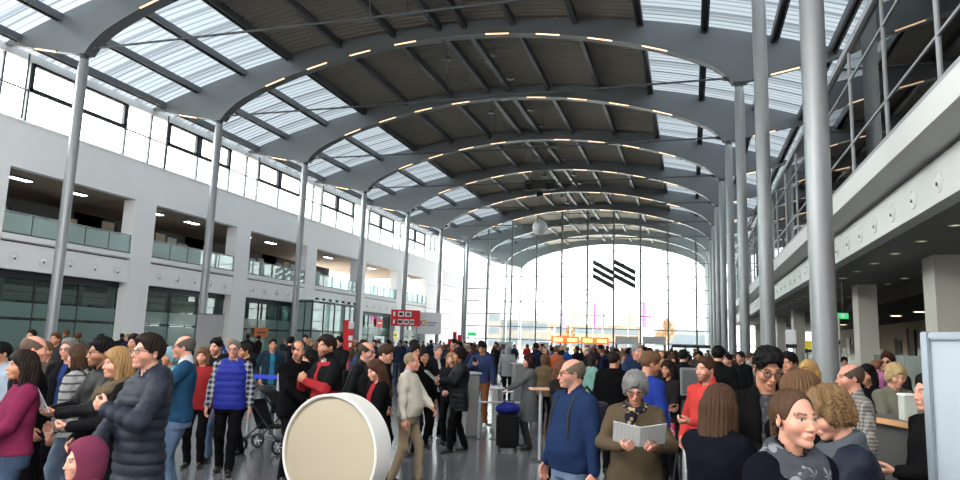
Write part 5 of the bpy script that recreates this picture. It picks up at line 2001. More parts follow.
# --- outside: forecourt flags, pale buildings, a tower frame, autumn trees
def banner(px, ptop, pbot, wpx, d, rgb, lab):
    c = at(px, (ptop + pbot) / 2, d)
    w_ = wpx / FPX * d
    zt = at(px, ptop, d)[2]; zb = at(px, pbot, d)[2]
    r = empty('banner_flag', (c[0], c[1], 0), face_rz(c), lab, 'flag', 'forecourt flags')
    MB().tube([(-w_ / 2, 0, 0), (-w_ / 2, 0, zt + 0.6)], 0.09, 8, 0.05).build('flagpole', m_alu, r)
    mb = MB()
    n = 8
    for i in range(n):
        x0, x1 = -w_ / 2 + w_ * i / n, -w_ / 2 + w_ * (i + 1) / n
        y0, y1 = 0.2 * math.sin(i * 1.1), 0.2 * math.sin((i + 1) * 1.1)
        k0, k1 = (zt - zb) * 0.35 * i / n, (zt - zb) * 0.35 * (i + 1) / n
        mb._add([(x0, y0, zb), (x1, y1, zb), (x1, y1, zt - k1), (x0, y0, zt - k0), (x0, y0 + .03, zb), (x1, y1 + .03, zb), (x1, y1 + .03, zt - k1), (x0, y0 + .03, zt - k0)],
                [(0, 1, 2, 3), (7, 6, 5, 4), (0, 4, 5, 1), (3, 2, 6, 7)])
    mb.build('cloth', mat('flag_%d_%d_%d' % rgb, rgb, 0.7), r)


banner(596, 300, 328, 6, 122, (243, 112, 190), 'tall pink flag outside below the black emblem')
banner(605, 312, 327, 5, 124, (244, 128, 198), 'short pink flag outside just beside the tall pink one')
banner(564, 308, 328, 6, 126, (244, 128, 198), 'pink flag outside above the first orange lit sign')
banner(577, 309, 326, 13, 128, (250, 228, 110), 'broad yellow flag outside above the orange lit signs')
banner(631, 311, 328, 6, 126, (250, 226, 100), 'narrow yellow flag outside between two pink ones')
banner(646, 299, 328, 9, 120, (243, 112, 190), 'tall pink flag outside above the second grey door portal')
m_pale = mat('pale_facade_plaster', (92, 86, 80), 0.8, 0, 0.2, 0.04, 0.2)
m_pane = mat('pale_blue_window_band', (62, 68, 74), 0.4)


def building(px0, px1, ptop, d, lab, floors, dep=14, m=m_pale):
    a, b_ = at(px0, 340, d), at(px1, 340, d)
    c = (a + b_) / 2
    zt = at((px0 + px1) / 2, ptop, d)[2]
    r = empty('building', (c[0], c[1], 0), face_rz(c), lab, 'building')
    hw = np.linalg.norm((b_ - a)[:2]) / 2
    MB().box(-hw, hw, 0, dep, 0, zt).build('wall', m, r)
    MB().box(-hw - 0.3, hw + 0.3, -0.3, dep + 0.3, zt, zt + 0.4).build('roof', m_mull, r)
    for i in range(floors):
        z = zt * (i + 0.35) / floors
        MB().box(-hw * 0.94, hw * 0.94, -0.06, 0.0, z, z + zt / floors * 0.45).build('window_band', m_pane, r)


building(452, 500, 312, 190, 'pale low office building outside beyond the end glazing', 3)
building(500, 548, 320, 210, 'long pale low building outside behind the orange lit signs', 2)
building(548, 640, 325, 240, 'low pale sandstone coloured building far outside behind the flags', 2, m=mat('sand_facade', (104, 84, 64), 0.8))
building(655, 720, 330, 230, 'long low grey building far outside beside the dark gallery columns', 1, m=mat('grey_facade', (84, 86, 86), 0.8))
c = at(545, 318, 170)
zt = at(545, 288, 170)[2]
r = empty('sign_tower', (c[0], c[1], 0), face_rz(c), 'slim steel sign tower outside with a pale panel and blue mark', 'sign tower')
for sx in (-2.4, 2.4):
    for yy in (0, 3):
        MB().box(sx - 0.15, sx + 0.15, yy - 0.15, yy + 0.15, 0, zt).build('leg', m_mull, r)
for i in range(6):
    z = zt * (i + 1) / 6
    MB().box(-2.4, 2.4, -0.1, 3.1, z - 0.12, z).build('platform', m_mull, r)
MB().box(-2.4, 2.4, -0.3, -0.16, zt - 6, zt).build('panel', m_signw, r)
MB().prism_y([(-1.6, zt - 3.4), (-0.6, zt - 2.6), (0.3, zt - 3.4), (1.3, zt - 2.2), (1.3, zt - 3.2), (0.3, zt - 4.3), (-0.6, zt - 3.5), (-1.6, zt - 4.3)], -0.36, -0.3).build('blue_mark', mat('pale_blue_mark', (90, 130, 200), 0.5), r)
rr = random.Random(5)
m_leaf = mat('autumn_leaves', (140, 108, 74), 0.8, 0, 0.2, 0.3, 3)
m_bark = mat('grey_bark', (110, 98, 88), 0.9)
for i, (px, ptop, d, lab) in enumerate(((666, 318, 150, 'autumn tree with orange leaves outside beyond the second door portal'), (568, 326, 160, 'small autumn tree outside behind the orange lit signs'))):
    c = at(px, 340, d)
    zt = at(px, ptop, d)[2]
    r = empty('tree', (c[0], c[1], 0), 0, lab, 'tree')
    mb = MB().tube([(0, 0, 0), (0.1, 0, zt * 0.4), (0, 0.1, zt * 0.75)], 0.25, 8, 0.08)
    for k in range(6):
        a = k * 1.05
        mb.tube([(0, 0, zt * (0.3 + 0.05 * k)), (math.cos(a) * zt * 0.2, math.sin(a) * zt * 0.2, zt * (0.55 + 0.05 * k))], 0.08, 6, 0.03)
    mb.build('trunk', m_bark, r)
    mb = MB()
    blobs = [(0, 0, 0.62, 0.22, 0.26), (0.10, 0.03, 0.74, 0.16, 0.2), (-0.12, -0.02, 0.52, 0.17, 0.2), (0.02, 0.08, 0.84, 0.11, 0.16)]
    for k in range(2400):
        bx, by, bz, br, bh = blobs[k % 4]
        u = rr.uniform(0, 2 * PI); v = rr.uniform(-1, 1); q = rr.uniform(0.2, 1) ** 0.45
        s_ = math.sqrt(1 - v * v) * q
        x, y, z = (bx + s_ * math.cos(u) * br) * zt, (by + s_ * math.sin(u) * br) * zt, (bz + v * q * bh) * zt
        e = 0.2
        n1 = Vector((rr.uniform(-1, 1), rr.uniform(-1, 1), rr.uniform(-1, 1))).normalized()
        n2 = n1.cross(Vector((0.3, 0.5, 0.8))).normalized()
        P0 = Vector((x, y, z))
        mb._add([P0 - n1 * e, P0 - n2 * e * 0.6, P0 + n1 * e, P0 + n2 * e * 0.6], [(0, 1, 2, 3)])
    mb.build('foliage', m_leaf, r)

# --- barriers, kiosks and desks in the middle of the hall
m_kiosk = mat('grey_kiosk_panel', (112, 112, 110), 0.5)
for px, d, lab, topy in ((470, 13.4, 'grey ticket pedestal with a white top beside the woman in the black puffer jacket', 372), (519, 19.5, 'grey ticket pedestal with a white top behind the woman with the trolley case', 363),
                         (497, 14.3, 'slim grey barrier pedestal behind the man in brown trousers', 387)):
    p = at(px, topy + 20, d)
    zt = at(px, topy, d)[2]
    r = empty('ticket_pedestal', (p[0], p[1], 0), face_rz(p, 20), lab, 'ticket pedestal')
    wd = {470: 0.12, 519: 0.16}.get(px, 0.05)
    MB().box(-wd, wd, -0.2, 0.2, 0.0, zt - 0.04, 0.02).build('casing', m_kiosk, r)
    MB().box(-wd - 0.03, wd + 0.03, -0.24, 0.24, zt - 0.04, zt, 0.01).build('top', m_mull, r)
    MB().box(-wd - 0.02, wd + 0.02, -0.22, 0.22, 0.0, 0.06).build('plinth', m_steel_d, r)
a, b_ = at(478, 402, 13.2), at(529, 404, 13.4)
r = empty('barrier_rail', (a[0], a[1], 0), math.atan2(b_[1] - a[1], b_[0] - a[0]), 'low steel barrier rail on posts beside the trolley case', 'barrier')
L_ = np.linalg.norm((b_ - a)[:2])
MB().tube([(0, 0, a[2]), (L_, 0, a[2])], 0.022, 10).build('rail', m_alu, r)
for x in (0.03, 0.36 * L_, L_ * 0.97):
    MB().tube([(x, 0, 0.0), (x, 0, a[2])], 0.024, 10).build('post', m_alu, r)
    MB().lathe([(0.0, 0.0), (0.12, 0.0), (0.12, 0.012), (0.0, 0.02)], 16, c=(x, 0, 0)).build('base', m_steel_d, r)


def belt_barrier(pxa, pxb, pyb, d, rgb, lab):
    a, b_ = at(pxa, pyb, d), at(pxb, pyb, d)
    r = empty('belt_barrier', (a[0], a[1], 0), math.atan2(b_[1] - a[1], b_[0] - a[0]), lab, 'barrier')
    L_ = np.linalg.norm((b_ - a)[:2])
    z = a[2]
    for x in (0, L_):
        MB().tube([(x, 0, 0), (x, 0, z + 0.06)], 0.03, 12).build('post', m_alu, r)
        MB().lathe([(0.0, 0.0), (0.17, 0.0), (0.17, 0.02), (0.03, 0.04), (0.0, 0.04)], 20, c=(x, 0, 0)).build('base', m_steel_d, r, smooth=True)
    MB().box(0.03, L_ - 0.03, -0.004, 0.004, z - 0.04, z + 0.03).build('belt', mat('belt_%d_%d_%d' % rgb, rgb, 0.7), r)


belt_barrier(252, 279, 376, 12.6, (38, 60, 190), 'blue belt barrier between steel posts behind the blue vest man')
belt_barrier(496, 512, 388, 15.5, (34, 44, 110), 'dark blue belt barrier beside the man in brown trousers')
# standing desk with a wooden top beside the woman in grey
p = at(541, 388, 11.0)
r = empty('standing_desk', (p[0], p[1], 0), face_rz(p, 15), 'small standing desk with a wooden top in front of the woman in the grey coat', 'desk')
MB().box(-0.17, 0.17, -0.14, 0.14, p[2] - 0.03, p[2], 0.006).build('desk_top', mat('pale_wood_top', (206, 170, 140), 0.5), r)
MB().tube([(0, 0, 0.02), (0, 0, p[2] - 0.03)], 0.03, 10).build('leg', m_alu, r)
MB().box(-0.15, 0.15, -0.12, 0.12, 0, 0.02, 0.005).build('base', m_steel_d, r)
# trolley case with blue bag on top
p = ground(507, 11.75)
tc_ = empty('trolley_case', (p[0], p[1], 0), face_rz(p, 8), 'black upright trolley case on wheels beside the woman in the grey coat', 'suitcase')
m_case = cloth((20, 20, 23), 'nylon')
MB().box(-0.19, 0.19, -0.12, 0.12, 0.06, 0.62, 0.035).build('shell', m_case, tc_, smooth=True)
MB().box(-0.15, 0.15, -0.145, -0.12, 0.14, 0.50, 0.012).build('front_pocket', m_case, tc_)
for sx in (-0.14, 0.14):
    MB().lathe([(0.0, -0.015), (0.035, -0.015), (0.035, 0.015), (0.0, 0.015)], 14, c=(sx, 0.06, 0.035), axis='x').build('wheel', m_black, tc_)
    MB().lathe([(0.0, -0.015), (0.035, -0.015), (0.035, 0.015), (0.0, 0.015)], 14, c=(sx, -0.08, 0.035), axis='x').build('wheel', m_black, tc_)
h_ = MB()
for sx in (-0.09, 0.09): h_.tube([(sx, 0.09, 0.6), (sx, 0.09, 0.98)], 0.009, 8)
h_.tube([(-0.1, 0.09, 0.98), (0.1, 0.09, 0.98)], 0.014, 8)
h_.build('pull_handle', m_alu, tc_)
G = [Ell((0, 0, 0.72), (0.2, 0.13, 0.095), k=0.02, fold=0.01), Cap((-0.14, 0, 0.69), (0.14, 0, 0.69), 0.075, 0.075, k=0.02, fold=0.008)]
V, F = skin_mesh('travel_bag', G, 0.012)
V[:, 2] = np.maximum(V[:, 2], 0.622)
bg_ = mesh_obj('travel_bag', V, F, cloth((38, 54, 170), 'nylon'))
bg_.location = tuple(tc_.location); bg_.rotation_euler = tc_.rotation_euler
tag(bg_, 'soft royal blue bag lying on top of the black trolley case', 'bag')
MB().tube([(-0.1, -0.06, 0.78), (-0.07, -0.11, 0.84), (0.07, -0.11, 0.84), (0.1, -0.06, 0.78)], 0.01, 6).build('carry_handle', m_strap, bg_)
# stroller
p = ground(268, 10.9)
sv = empty('stroller', (p[0], p[1], 0), face_rz(p, 60), 'black folding stroller beside the man in the blue vest', 'stroller')
for sx in (-0.24, 0.24):
    MB().tube([(sx, 0.42, 0.98), (sx, 0.30, 0.86), (sx, -0.30, 0.18)], 0.014, 8).build('frame_tube', m_black, sv)
    MB().tube([(sx, -0.05, 0.52), (sx, 0.34, 0.14)], 0.013, 8).build('frame_tube', m_black, sv)
    for yy in (-0.30, 0.34):
        w_ = MB().lathe([(0.085, -0.018), (0.115, -0.018), (0.115, 0.018), (0.085, 0.018), (0.085, -0.018)], 22, c=(sx, yy, 0.118), axis='x').build('wheel', m_black, sv)
        sp_ = MB()
        for q in range(3):
            a = q * PI / 3
            sp_.tube([(sx, yy - 0.09 * math.cos(a), 0.118 - 0.09 * math.sin(a)), (sx, yy + 0.09 * math.cos(a), 0.118 + 0.09 * math.sin(a))], 0.006, 6)
        sp_.build('spokes', m_alu, w_)
MB().tube([(-0.24, 0.42, 0.98), (0.24, 0.42, 0.98)], 0.018, 10).build('push_handle', m_black, sv)
m_strol = cloth((26, 27, 30), 'nylon')
MB()._add([(-0.2, -0.26, 0.42), (0.2, -0.26, 0.42), (0.2, 0.06, 0.40), (-0.2, 0.06, 0.40), (-0.2, 0.24, 0.80), (0.2, 0.24, 0.80), (-0.2, -0.26, 0.38), (0.2, -0.26, 0.38), (0.2, 0.10, 0.36), (-0.2, 0.10, 0.36), (-0.2, 0.28, 0.78), (0.2, 0.28, 0.78)],
          [(0, 1, 2, 3), (3, 2, 5, 4), (9, 8, 7, 6), (10, 11, 8, 9), (0, 3, 9, 6), (3, 4, 10, 9), (1, 7, 8, 2), (2, 8, 11, 5), (0, 6, 7, 1), (4, 5, 11, 10)]).build('seat', m_strol, sv)
mb = MB()
n = 8
vs, fs = [], []
for i in range(n + 1):
    a = math.radians(-10 + 110 * i / n)
    for x in (-0.22, 0.22):
        vs.append((x, 0.20 - 0.34 * math.cos(a), 0.66 + 0.30 * math.sin(a)))
for i in range(n): fs.append((2 * i, 2 * i + 1, 2 * i + 3, 2 * i + 2))
mb._add(vs, fs)
mb.build('canopy', m_strol, sv)
# easel-like display stand
p = ground(683, 8.8)
r = empty('display_stand', (p[0], p[1], 0), face_rz(p, 10), 'grey flat display on black splayed legs beside the man in the red jacket', 'display stand')
zt = at(683, 368, 8.8)[2]
MB().box(-0.02, 0.36, -0.03, 0.03, zt - 0.36, zt, 0.01).build('screen', m_kiosk, r)
MB().box(0.0, 0.34, -0.04, -0.03, zt - 0.33, zt - 0.03).build('screen_glass', m_steel_d, r)
for a in ((-0.16, -0.12), (0.13, -0.14), (0.0, 0.2)):
    MB().tube([(0.02, 0, zt - 0.42), (a[0], a[1], 0.0)], 0.014, 8).build('leg', m_black, r)
MB().tube([(0.05, 0, zt - 0.7), (0.14, 0, zt - 0.3)], 0.018, 8).build('neck', m_black, r)
MB().box(0.06, 0.20, -0.05, 0.05, zt - 0.62, zt - 0.4, 0.01).build('control_box', m_black, r)
# service counter under the dark gallery
a, b_ = at(868, 416, 6.6), at(911, 418, 6.0)
ang = math.atan2(b_[1] - a[1], b_[0] - a[0])
sc_ = empty('service_counter', (a[0], a[1], 0), ang, 'dark service counter with a wooden edge under the gallery beside the notice board', 'counter')
L_ = np.linalg.norm((b_ - a)[:2]) + 0.1
z = a[2]
MB().box(-0.3, L_, 0.0, 0.55, z - 0.04, z, 0.006).build('counter_top', mat('dark_grey_counter_top', (80, 78, 74), 0.4), sc_)
MB().box(-0.3, L_, -0.02, 0.0, z - 0.045, z + 0.003).build('wooden_edge', mat('oiled_wood_edge', (198, 150, 104), 0.5), sc_)
MB().box(-0.28, L_ - 0.08, 0.1, 0.5, 0.0, z - 0.04).build('front_panel', mat('dark_grey_counter_front', (70, 70, 68), 0.6), sc_)
MB().tube([(L_ - 0.05, 0.0, 0.0), (L_ - 0.05, 0.0, z + 0.06)], 0.022, 10).build('leg', m_signw, sc_)
MB().tube([(L_ - 0.12, 0.04, 0.0), (L_ - 0.12, 0.04, z - 0.04)], 0.018, 10).build('leg', m_signw, sc_)
c = at(907.5, 403, 6.3)
r = empty('card_terminal', (c[0], c[1], z), ang, 'pale upright terminal box standing on the service counter', 'terminal')
MB().box(-0.05, 0.05, -0.06, 0.06, 0.0, 0.22, 0.008).build('casing', mat('pale_grey_green_casing', (170, 176, 166), 0.5), r)
MB().box(-0.055, 0.055, -0.065, 0.065, 0.22, 0.24, 0.004).build('lid', m_signw, r)
r = empty('red_cloth_bundle', (at(915, 402, 6.1)[0], at(915, 402, 6.1)[1], z), ang, 'small bright red bundle lying on the service counter', 'bundle')
V, F = skin_mesh('folded_cloth', [Ell((0, 0, 0.03), (0.06, 0.05, 0.035), fold=0.01)], 0.008)
V[:, 2] = np.maximum(V[:, 2], 0.0)
mesh_obj('folded_cloth', V, F, cloth((196, 36, 30)), r)
# ================================================================== the visitors
BLK, NVY, JEAN, JEAN2 = (24, 24, 27), (34, 40, 58), (72, 92, 122), (110, 138, 174)
DBR, MBR, LBR, BLD, GRY, SIL, BLH = (42, 32, 27), (78, 54, 38), (118, 88, 62), (176, 138, 92), (128, 124, 118), (158, 156, 152), (22, 20, 20)


def J(rgb, **k):
    k['rgb'] = rgb
    k.setdefault('collar', 0.05)
    return k


# ---- group at the far left of the picture
b, f = person(27, 350, 5.5, -78, 'woman with long dark hair in a magenta fleece jacket and jeans holding a folded sheet', sex='f', skin='tan', hair=('long', DBR), arms=('belly', 'hold'),
              jacket=J((150, 38, 84), hem=0.90, fold=0.005), trousers=JEAN, tkind='denim', head=(0, 4, 0), hd=0.0045)
held(b, f, 'leaflet', 'folded pale sheet held by the woman in the magenta fleece', 'leaflet', size=(0.16, 0.13), tilt=35)
V, F = skin_mesh('sleeve_patch', [Cap(f.S[1] * 0.55 + f.E[1] * 0.45 + np.array([0.03, 0.01, 0]), f.S[1] * 0.15 + f.E[1] * 0.85 + np.array([0.03, 0.01, 0]), 0.043, 0.040, k=0.01)], 0.01)
mesh_obj('sleeve_patch', V, F, cloth((40, 34, 44), 'nylon'), b)
person(34, 336, 6.3, 75, 'bald man in a black coat standing behind the woman in the magenta fleece', skin='pink', hair=('fringe', (110, 90, 78)), arms=('pocket', 'pocket'), jacket=J(BLK, hem=0.62, fold=0.006), trousers=BLK, girth=1.12, head=(10, 0, 0), hd=0.005)
b, f = person(4, 341, 7.2, -60, 'person in a pale blue jacket at the picture edge behind the magenta fleece', skin='tan', hair=('short', BLH), arms=('down', 'pocket'), jacket=J((176, 194, 214), kind='nylon', hem=0.84, hoodie=True), trousers=JEAN, tkind='denim', hd=0.007)
person(72, 337, 7.6, -35, 'grey haired man with glasses in an open dark jacket over a blue shirt', skin='pink', hair=('short', GRY), arms=('down', 'pocket'), shirt=dict(rgb=(40, 66, 130)), jacket=J(BLK, openv=0.06), glasses='clear', trousers=BLK, hd=0.006)
b, f = person(82, 344, 6.9, -120, 'person with brown hair in a pale grey ribbed puffer jacket reaching down to the child', sex='f', hair=('bob', MBR), arms=('down', 'down'), jacket=J((186, 186, 184), kind='stripe', rgb2=(96, 98, 102), quilt=0.010, qp=0.075, hem=0.82), trousers=(120, 140, 165), tkind='denim', girth=1.05, hd=0.006)
bag_on(b, f, 'backpack', 'small dark backpack worn over the pale grey ribbed puffer jacket', (30, 32, 38))
b, f = person(106, 337, 6.0, -72, 'black haired man with glasses and short beard in a black jacket reading a leaflet', skin='tan', hair=('thick', BLH), arms=('hold', 'hold'), jacket=J(BLK, kind='nylon', hem=0.82, collar=0.07, fold=0.006), glasses='clear', beard=((40, 34, 32), 0.45), trousers=BLK, hd=0.0045)
held(b, f, 'leaflet', 'white leaflet held by the black haired man with glasses', 'leaflet', size=(0.24, 0.28), tilt=62, off=(0.02, 0.1, 0.0))
b, f = person(123, 347, 5.5, -80, 'blonde woman in a black coat and fur collar between two men with glasses', sex='f', skin='fair', hair=('wavy', BLD), arms=('hold', 'belly'), jacket=J(BLK, hem=0.66, fold=0.005), trousers=BLK, scarf=dict(rgb=(120, 104, 78), tail=0.05), hd=0.005)
b, f = person(152, 334, 5.0, -66, 'man with brown hair and glasses in a dark slate blue quilted puffer jacket', skin='fair', hair=('thick', DBR), arms=('chest', 'belly'), jacket=J((48, 56, 72), kind='nylon', quilt=0.016, qp=0.075, hem=0.70, collar=0.06, hoodie=True, t=0.032, sl_t=0.024), glasses='clear', beard=((80, 66, 56), 0.15), trousers=(22, 24, 20), head=(8, 8, 0), girth=1.06, hd=0.004)
b, f = person(89, 441, 3.6, -70, 'child in a raspberry pink hooded jacket with the hood up', sex='f', hair=('none', DBR), skin='fair', arms=('hold', 'down'), hat=dict(kind='hood', name='hood', rgb=(142, 58, 90)), jacket=J((142, 58, 90), kind='nylon', hem=0.8, quilt=0.006), trousers=JEAN, tkind='denim', hd=0.006)
person(187, 336, 7.5, -98, 'half bald man in a teal blue sweater with a white shirt collar and light jeans', skin='pink', hair=('fringe', (98, 90, 84)), arms=('chest', 'down'), jacket=J((34, 86, 124), name='sweater', hem=0.86, collar=0, fold=0.005, t=0.016), shirt=dict(rgb=(232, 236, 240), collar=0.055), trousers=JEAN2, tkind='denim', glasses='clear', girth=1.06, hd=0.005)
person(172, 347, 9.0, -60, 'visitor in a pale turquoise top half hidden behind the teal sweater man', sex='f', skin='tan', hair=('short', DBR), arms=('read', 'down'), jacket=J((110, 176, 190), kind='nylon'), hat=dict(kind='beanie', name='cap', rgb=(150, 200, 214)), hd=0.009, res=1.3)
for px, top, d, lab, hc, jc in ((33, 329, 13.5, 'dark haired man in grey far back against the green glass, behind the bald man', BLH, (84, 84, 86)),
                                (57, 332, 13, 'visitor with red brown hair far back behind the grey haired man with glasses', (96, 56, 38), (60, 60, 64)),
                                (48, 341, 9, 'fair haired visitor glimpsed between the bald man and the grey haired man', LBR, (90, 82, 70)),
                                (136, 334, 10.5, 'visitor with dark curls glimpsed behind the slate blue puffer jacket', BLH, BLK),
                                (165, 343, 12.5, 'dark haired visitor far behind the teal sweater man by the stele', BLH, (58, 60, 66))):
    person(px, top, d, -30, lab, skin='tan', hair=('short' if px != 136 else 'curly', hc), arms=('down', 'pocket'), jacket=J(jc), res=1.4, hd=0.010)
person(204, 347, 9.6, -20, 'pink faced person in a red jacket just behind the teal sweater man', sex='f', skin='pink', hair=('bob', LBR), arms=('down', 'hold'), jacket=J((186, 34, 40)), trousers=BLK, res=1.3, hd=0.009)
b, f = person(218, 338, 10.2, -35, 'dark haired man in a black hooded jacket beside the blue vest man', skin='pink', hair=('thick', BLH), arms=('down', 'strap'), jacket=J((38, 38, 36), hoodie=True), trousers=JEAN2, tkind='denim', legs='step', res=1.2, hd=0.008, beard=((50, 40, 36), 0.3))
bag_on(b, f, 'shoulder', 'orange red shoulder bag of the man beside the blue vest man', (206, 72, 40), 1)
b, f = person(235, 339, 9.3, -12, 'grey haired man with glasses in a bright blue quilted vest over a plaid shirt', skin='pink', hair=('short', GRY), arms=('down', 'down'), legs='step', shirt=dict(rgb=(40, 48, 70), kind='plaid', rgb2=(196, 200, 206), sleeve=1, collar=0.05), jacket=J((38, 54, 178), name='vest', kind='nylon', quilt=0.011, qp=0.085, hem=0.84, sleeve=0, t=0.03), glasses='clear', trousers=(22, 22, 24), girth=1.08, hd=0.006)
person(247, 343, 10.8, -70, 'visitor in a dark hooded coat just behind the blue vest man', skin='tan', hair=('short', DBR), arms=('down', 'pocket'), jacket=J((34, 34, 38), hoodie=True, hem=0.7), res=1.3, hd=0.009)
person(273, 338, 14.0, 10, 'man in an open dark teal jacket with a cyan sweater before the green glass', skin='tan', hair=('short', DBR), arms=('pocket', 'pocket'), shirt=dict(rgb=(36, 140, 180)), jacket=J((36, 62, 78), openv=0.07), trousers=(86, 92, 104), tkind='denim', res=1.2, hd=0.008)
b, f = person(291, 336, 17, 150, 'visitor in black with a backpack walking away before the glass vestibule', hair=('short', BLH), arms=('down', 'strap'), jacket=J(BLK), legs='step', res=1.4, hd=0.010)
bag_on(b, f, 'backpack', 'dark backpack of the visitor walking away before the glass vestibule', (36, 38, 46))

# ---- around the round disc
person(298, 341, 8.95, 35, 'balding man with a moustache in a black jacket, hands together, behind the round disc', skin='tan', hair=('fringe', (46, 40, 38)), arms=('belly', 'belly'), jacket=J((22, 22, 24), hem=0.80, openv=0.045, t=0.03), shirt=dict(rgb=(52, 50, 50), collar=0.04), beard=((38, 30, 28), 0.55), trousers=BLK, girth=1.12, belly=0.03, head=(-18, -4, 0), hd=0.0055)
person(312, 349, 9.5, -75, 'dark haired woman glimpsed between the balding man and the red and black jacket', sex='f', skin='fair', hair=('bob', BLH), arms=('pocket', 'pocket'), jacket=J((40, 40, 42)), head=(0, -6, 0), res=1.2, hd=0.007)
b, f = person(329, 335, 8.15, -62, 'bearded dark haired man in a jacket black above and red below', skin='tan', hair=('thick', DBR), arms=('chest', 'chest'), jacket=J((196, 34, 42), hem=0.84, fold=0.005, collar=0, t=0.02), shirt=dict(rgb=(232, 230, 226), collar=0.03), beard=((48, 36, 30), 0.6), trousers=BLK, girth=1.08, head=(6, 4, 0), hd=0.0055)
G = [Sec([(1.16 * f.s, 0, -0.005, 0.212 * f.s, 0.150 * f.s), (1.36 * f.s, 0, -0.005, 0.205 * f.s, 0.148 * f.s), (1.42 * f.s, 0, -0.012, 0.17 * f.s, 0.118 * f.s)], k=0.03, fold=0.004)]
for sd in (-1, 1):
    G += [Cap(f.L(sd * 0.06, -0.02, 1.46), f.S[sd], 0.055 * f.s, 0.062 * f.s, k=0.04), Cap(f.S[sd], f.S[sd] * 0.25 + f.E[sd] * 0.75, 0.07 * f.s, 0.066 * f.s, k=0.03, fold=0.004)]
G.append(Cap(f.L(0, -0.012, 1.45), f.L(0, -0.006, 1.52), 0.086 * f.s, 0.078 * f.s, k=0.02))
G.append(Cap(f.L(0, 0.03, 1.48), f.L(0, 0.17, 1.25), 0.055 * f.s, 0.04 * f.s, k=0.01, op='s'))
V, F = skin_mesh('black_yoke', G, 0.014)
mesh_obj('jacket_yoke', V, F, cloth((28, 29, 32)), b)
b, f = person(366, 342, 8.6, 60, 'bald man with glasses and grey goatee in a black jacket behind the disc', skin='pink', hair=('fringe', (70, 62, 58)), arms=('pocket', 'pocket'), jacket=J((26, 27, 29), kind='nylon', hem=0.8, t=0.03), glasses='clear', beard=((130, 124, 118), 0.5), trousers=BLK, girth=1.15, hd=0.006)
bag_on(b, f, 'backpack', 'black backpack on the bald man with the grey goatee', (28, 28, 31))
person(384, 344, 9.4, 75, 'brown haired young man in a dark coat behind the woman with very long brown hair', skin='fair', hair=('thick', MBR), arms=('down', 'pocket'), jacket=J((30, 30, 34), hoodie=True), trousers=BLK, head=(0, -12, 0), res=1.1, hd=0.007)
person(379, 359, 7.8, -62, 'woman with very long brown hair in a black cardigan over a red top', sex='f', skin='fair', hair=('long', (84, 56, 42)), arms=('belly', 'down'), shirt=dict(rgb=(196, 30, 40)), jacket=J((20, 20, 22), openv=0.085, hem=0.8), trousers=(26, 28, 38), head=(0, -16, 0), hd=0.0055)
b, f = person(411, 352, 9.05, 72, 'older man in a cream blouson and khaki trousers standing in profile', skin='pink', hair=('receding', (160, 140, 112)), arms=('belly', 'down'), jacket=J((250, 240, 220), hem=0.90, collar=0.045, fold=0.008, t=0.03), shirt=dict(rgb=(150, 166, 196), collar=0.05), trousers=(186, 162, 128), belly=0.05, girth=1.06, legs='step', hd=0.0055)
person(414, 343, 11.2, 40, 'woman with dark shoulder length hair in black behind the cream blouson man', sex='f', skin='tan', hair=('bob', BLH), arms=('down', 'down'), jacket=J((28, 28, 30)), res=1.2, hd=0.008)
person(424, 349, 11.9, 30, 'dark haired man in a black suit just beside the cream blouson man', skin='olive', hair=('short', BLH), arms=('down', 'down'), jacket=J((26, 26, 29), hem=0.74), trousers=(24, 24, 26), res=1.2, hd=0.007)
b, f = person(438, 344, 13.2, 25, 'red faced grey haired man in a black jacket reading with the blonde woman', skin='pink', hair=('short', GRY), arms=('hold', 'hold'), shirt=dict(rgb=(214, 216, 220), collar=0.04), jacket=J((30, 31, 34), openv=0.05, hem=0.74), trousers=BLK, res=1.15, hd=0.007)
held(b, f, 'leaflet', 'white brochure held by the red faced grey haired man', 'brochure', size=(0.3, 0.24), tilt=35)
person(452, 352, 12.5, -20, 'blonde woman in a dark jacket facing the black puffer jacket', sex='f', skin='fair', hair=('long', BLD), arms=('belly', 'belly'), jacket=J((36, 36, 40)), trousers=BLK, res=1.2, hd=0.007)
b, f = person(461, 347, 11.7, -75, 'woman with a dark bun in a shiny black puffer jacket holding papers', sex='f', skin='tan', hair=('mop', (34, 25, 22)), arms=('read', 'hold'), jacket=J((30, 32, 42), kind='nylon', quilt=0.011, qp=0.08, hem=0.70, collar=0.07, t=0.035, sl_t=0.024), trousers=(22, 22, 24), legs='step', girth=1.08, hd=0.006)
held(b, f, 'leaflet', 'white papers held by the woman in the shiny black puffer jacket', 'papers', size=(0.24, 0.26), tilt=40, off=(-0.05, 0.1, 0.0))
b, f = person(483, 341, 15.3, -18, 'black haired man in a blue sweater and brown trousers looking down at a phone', skin='tan', hair=('curly', BLH), arms=('down', 'phone'), jacket=J((56, 72, 116), name='sweater', collar=0, hem=0.9, t=0.014), trousers=(146, 86, 44), head=(0, -28, 0), shoes='white', hd=0.0065)
held(b, f, 'phone', 'phone in the hand of the man in the blue sweater', 'phone', hands='right', size=(0.075, 0.15), tilt=40, m=m_black)
b, f = person(530, 354, 12.3, -80, 'woman with dark bobbed hair and red headphones in a long grey coat', sex='f', skin='fair', hair=('bob', DBR), arms=('reach', 'down'), hat=dict(kind='headphones', name='headphones', rgb=(176, 34, 46)), jacket=J((112, 116, 116), hem=0.52, flare=0.02, fold=0.006, t=0.03), trousers=(70, 72, 74), hd=0.006)
person(545, 354, 14.2, 150, 'visitor in a fuzzy brown jacket just behind the woman in the long grey coat', sex='f', hair=('mop', LBR), arms=('down', 'down'), jacket=J((122, 100, 72), t=0.04, fold=0.008), trousers=BLK, res=1.3, hd=0.009)
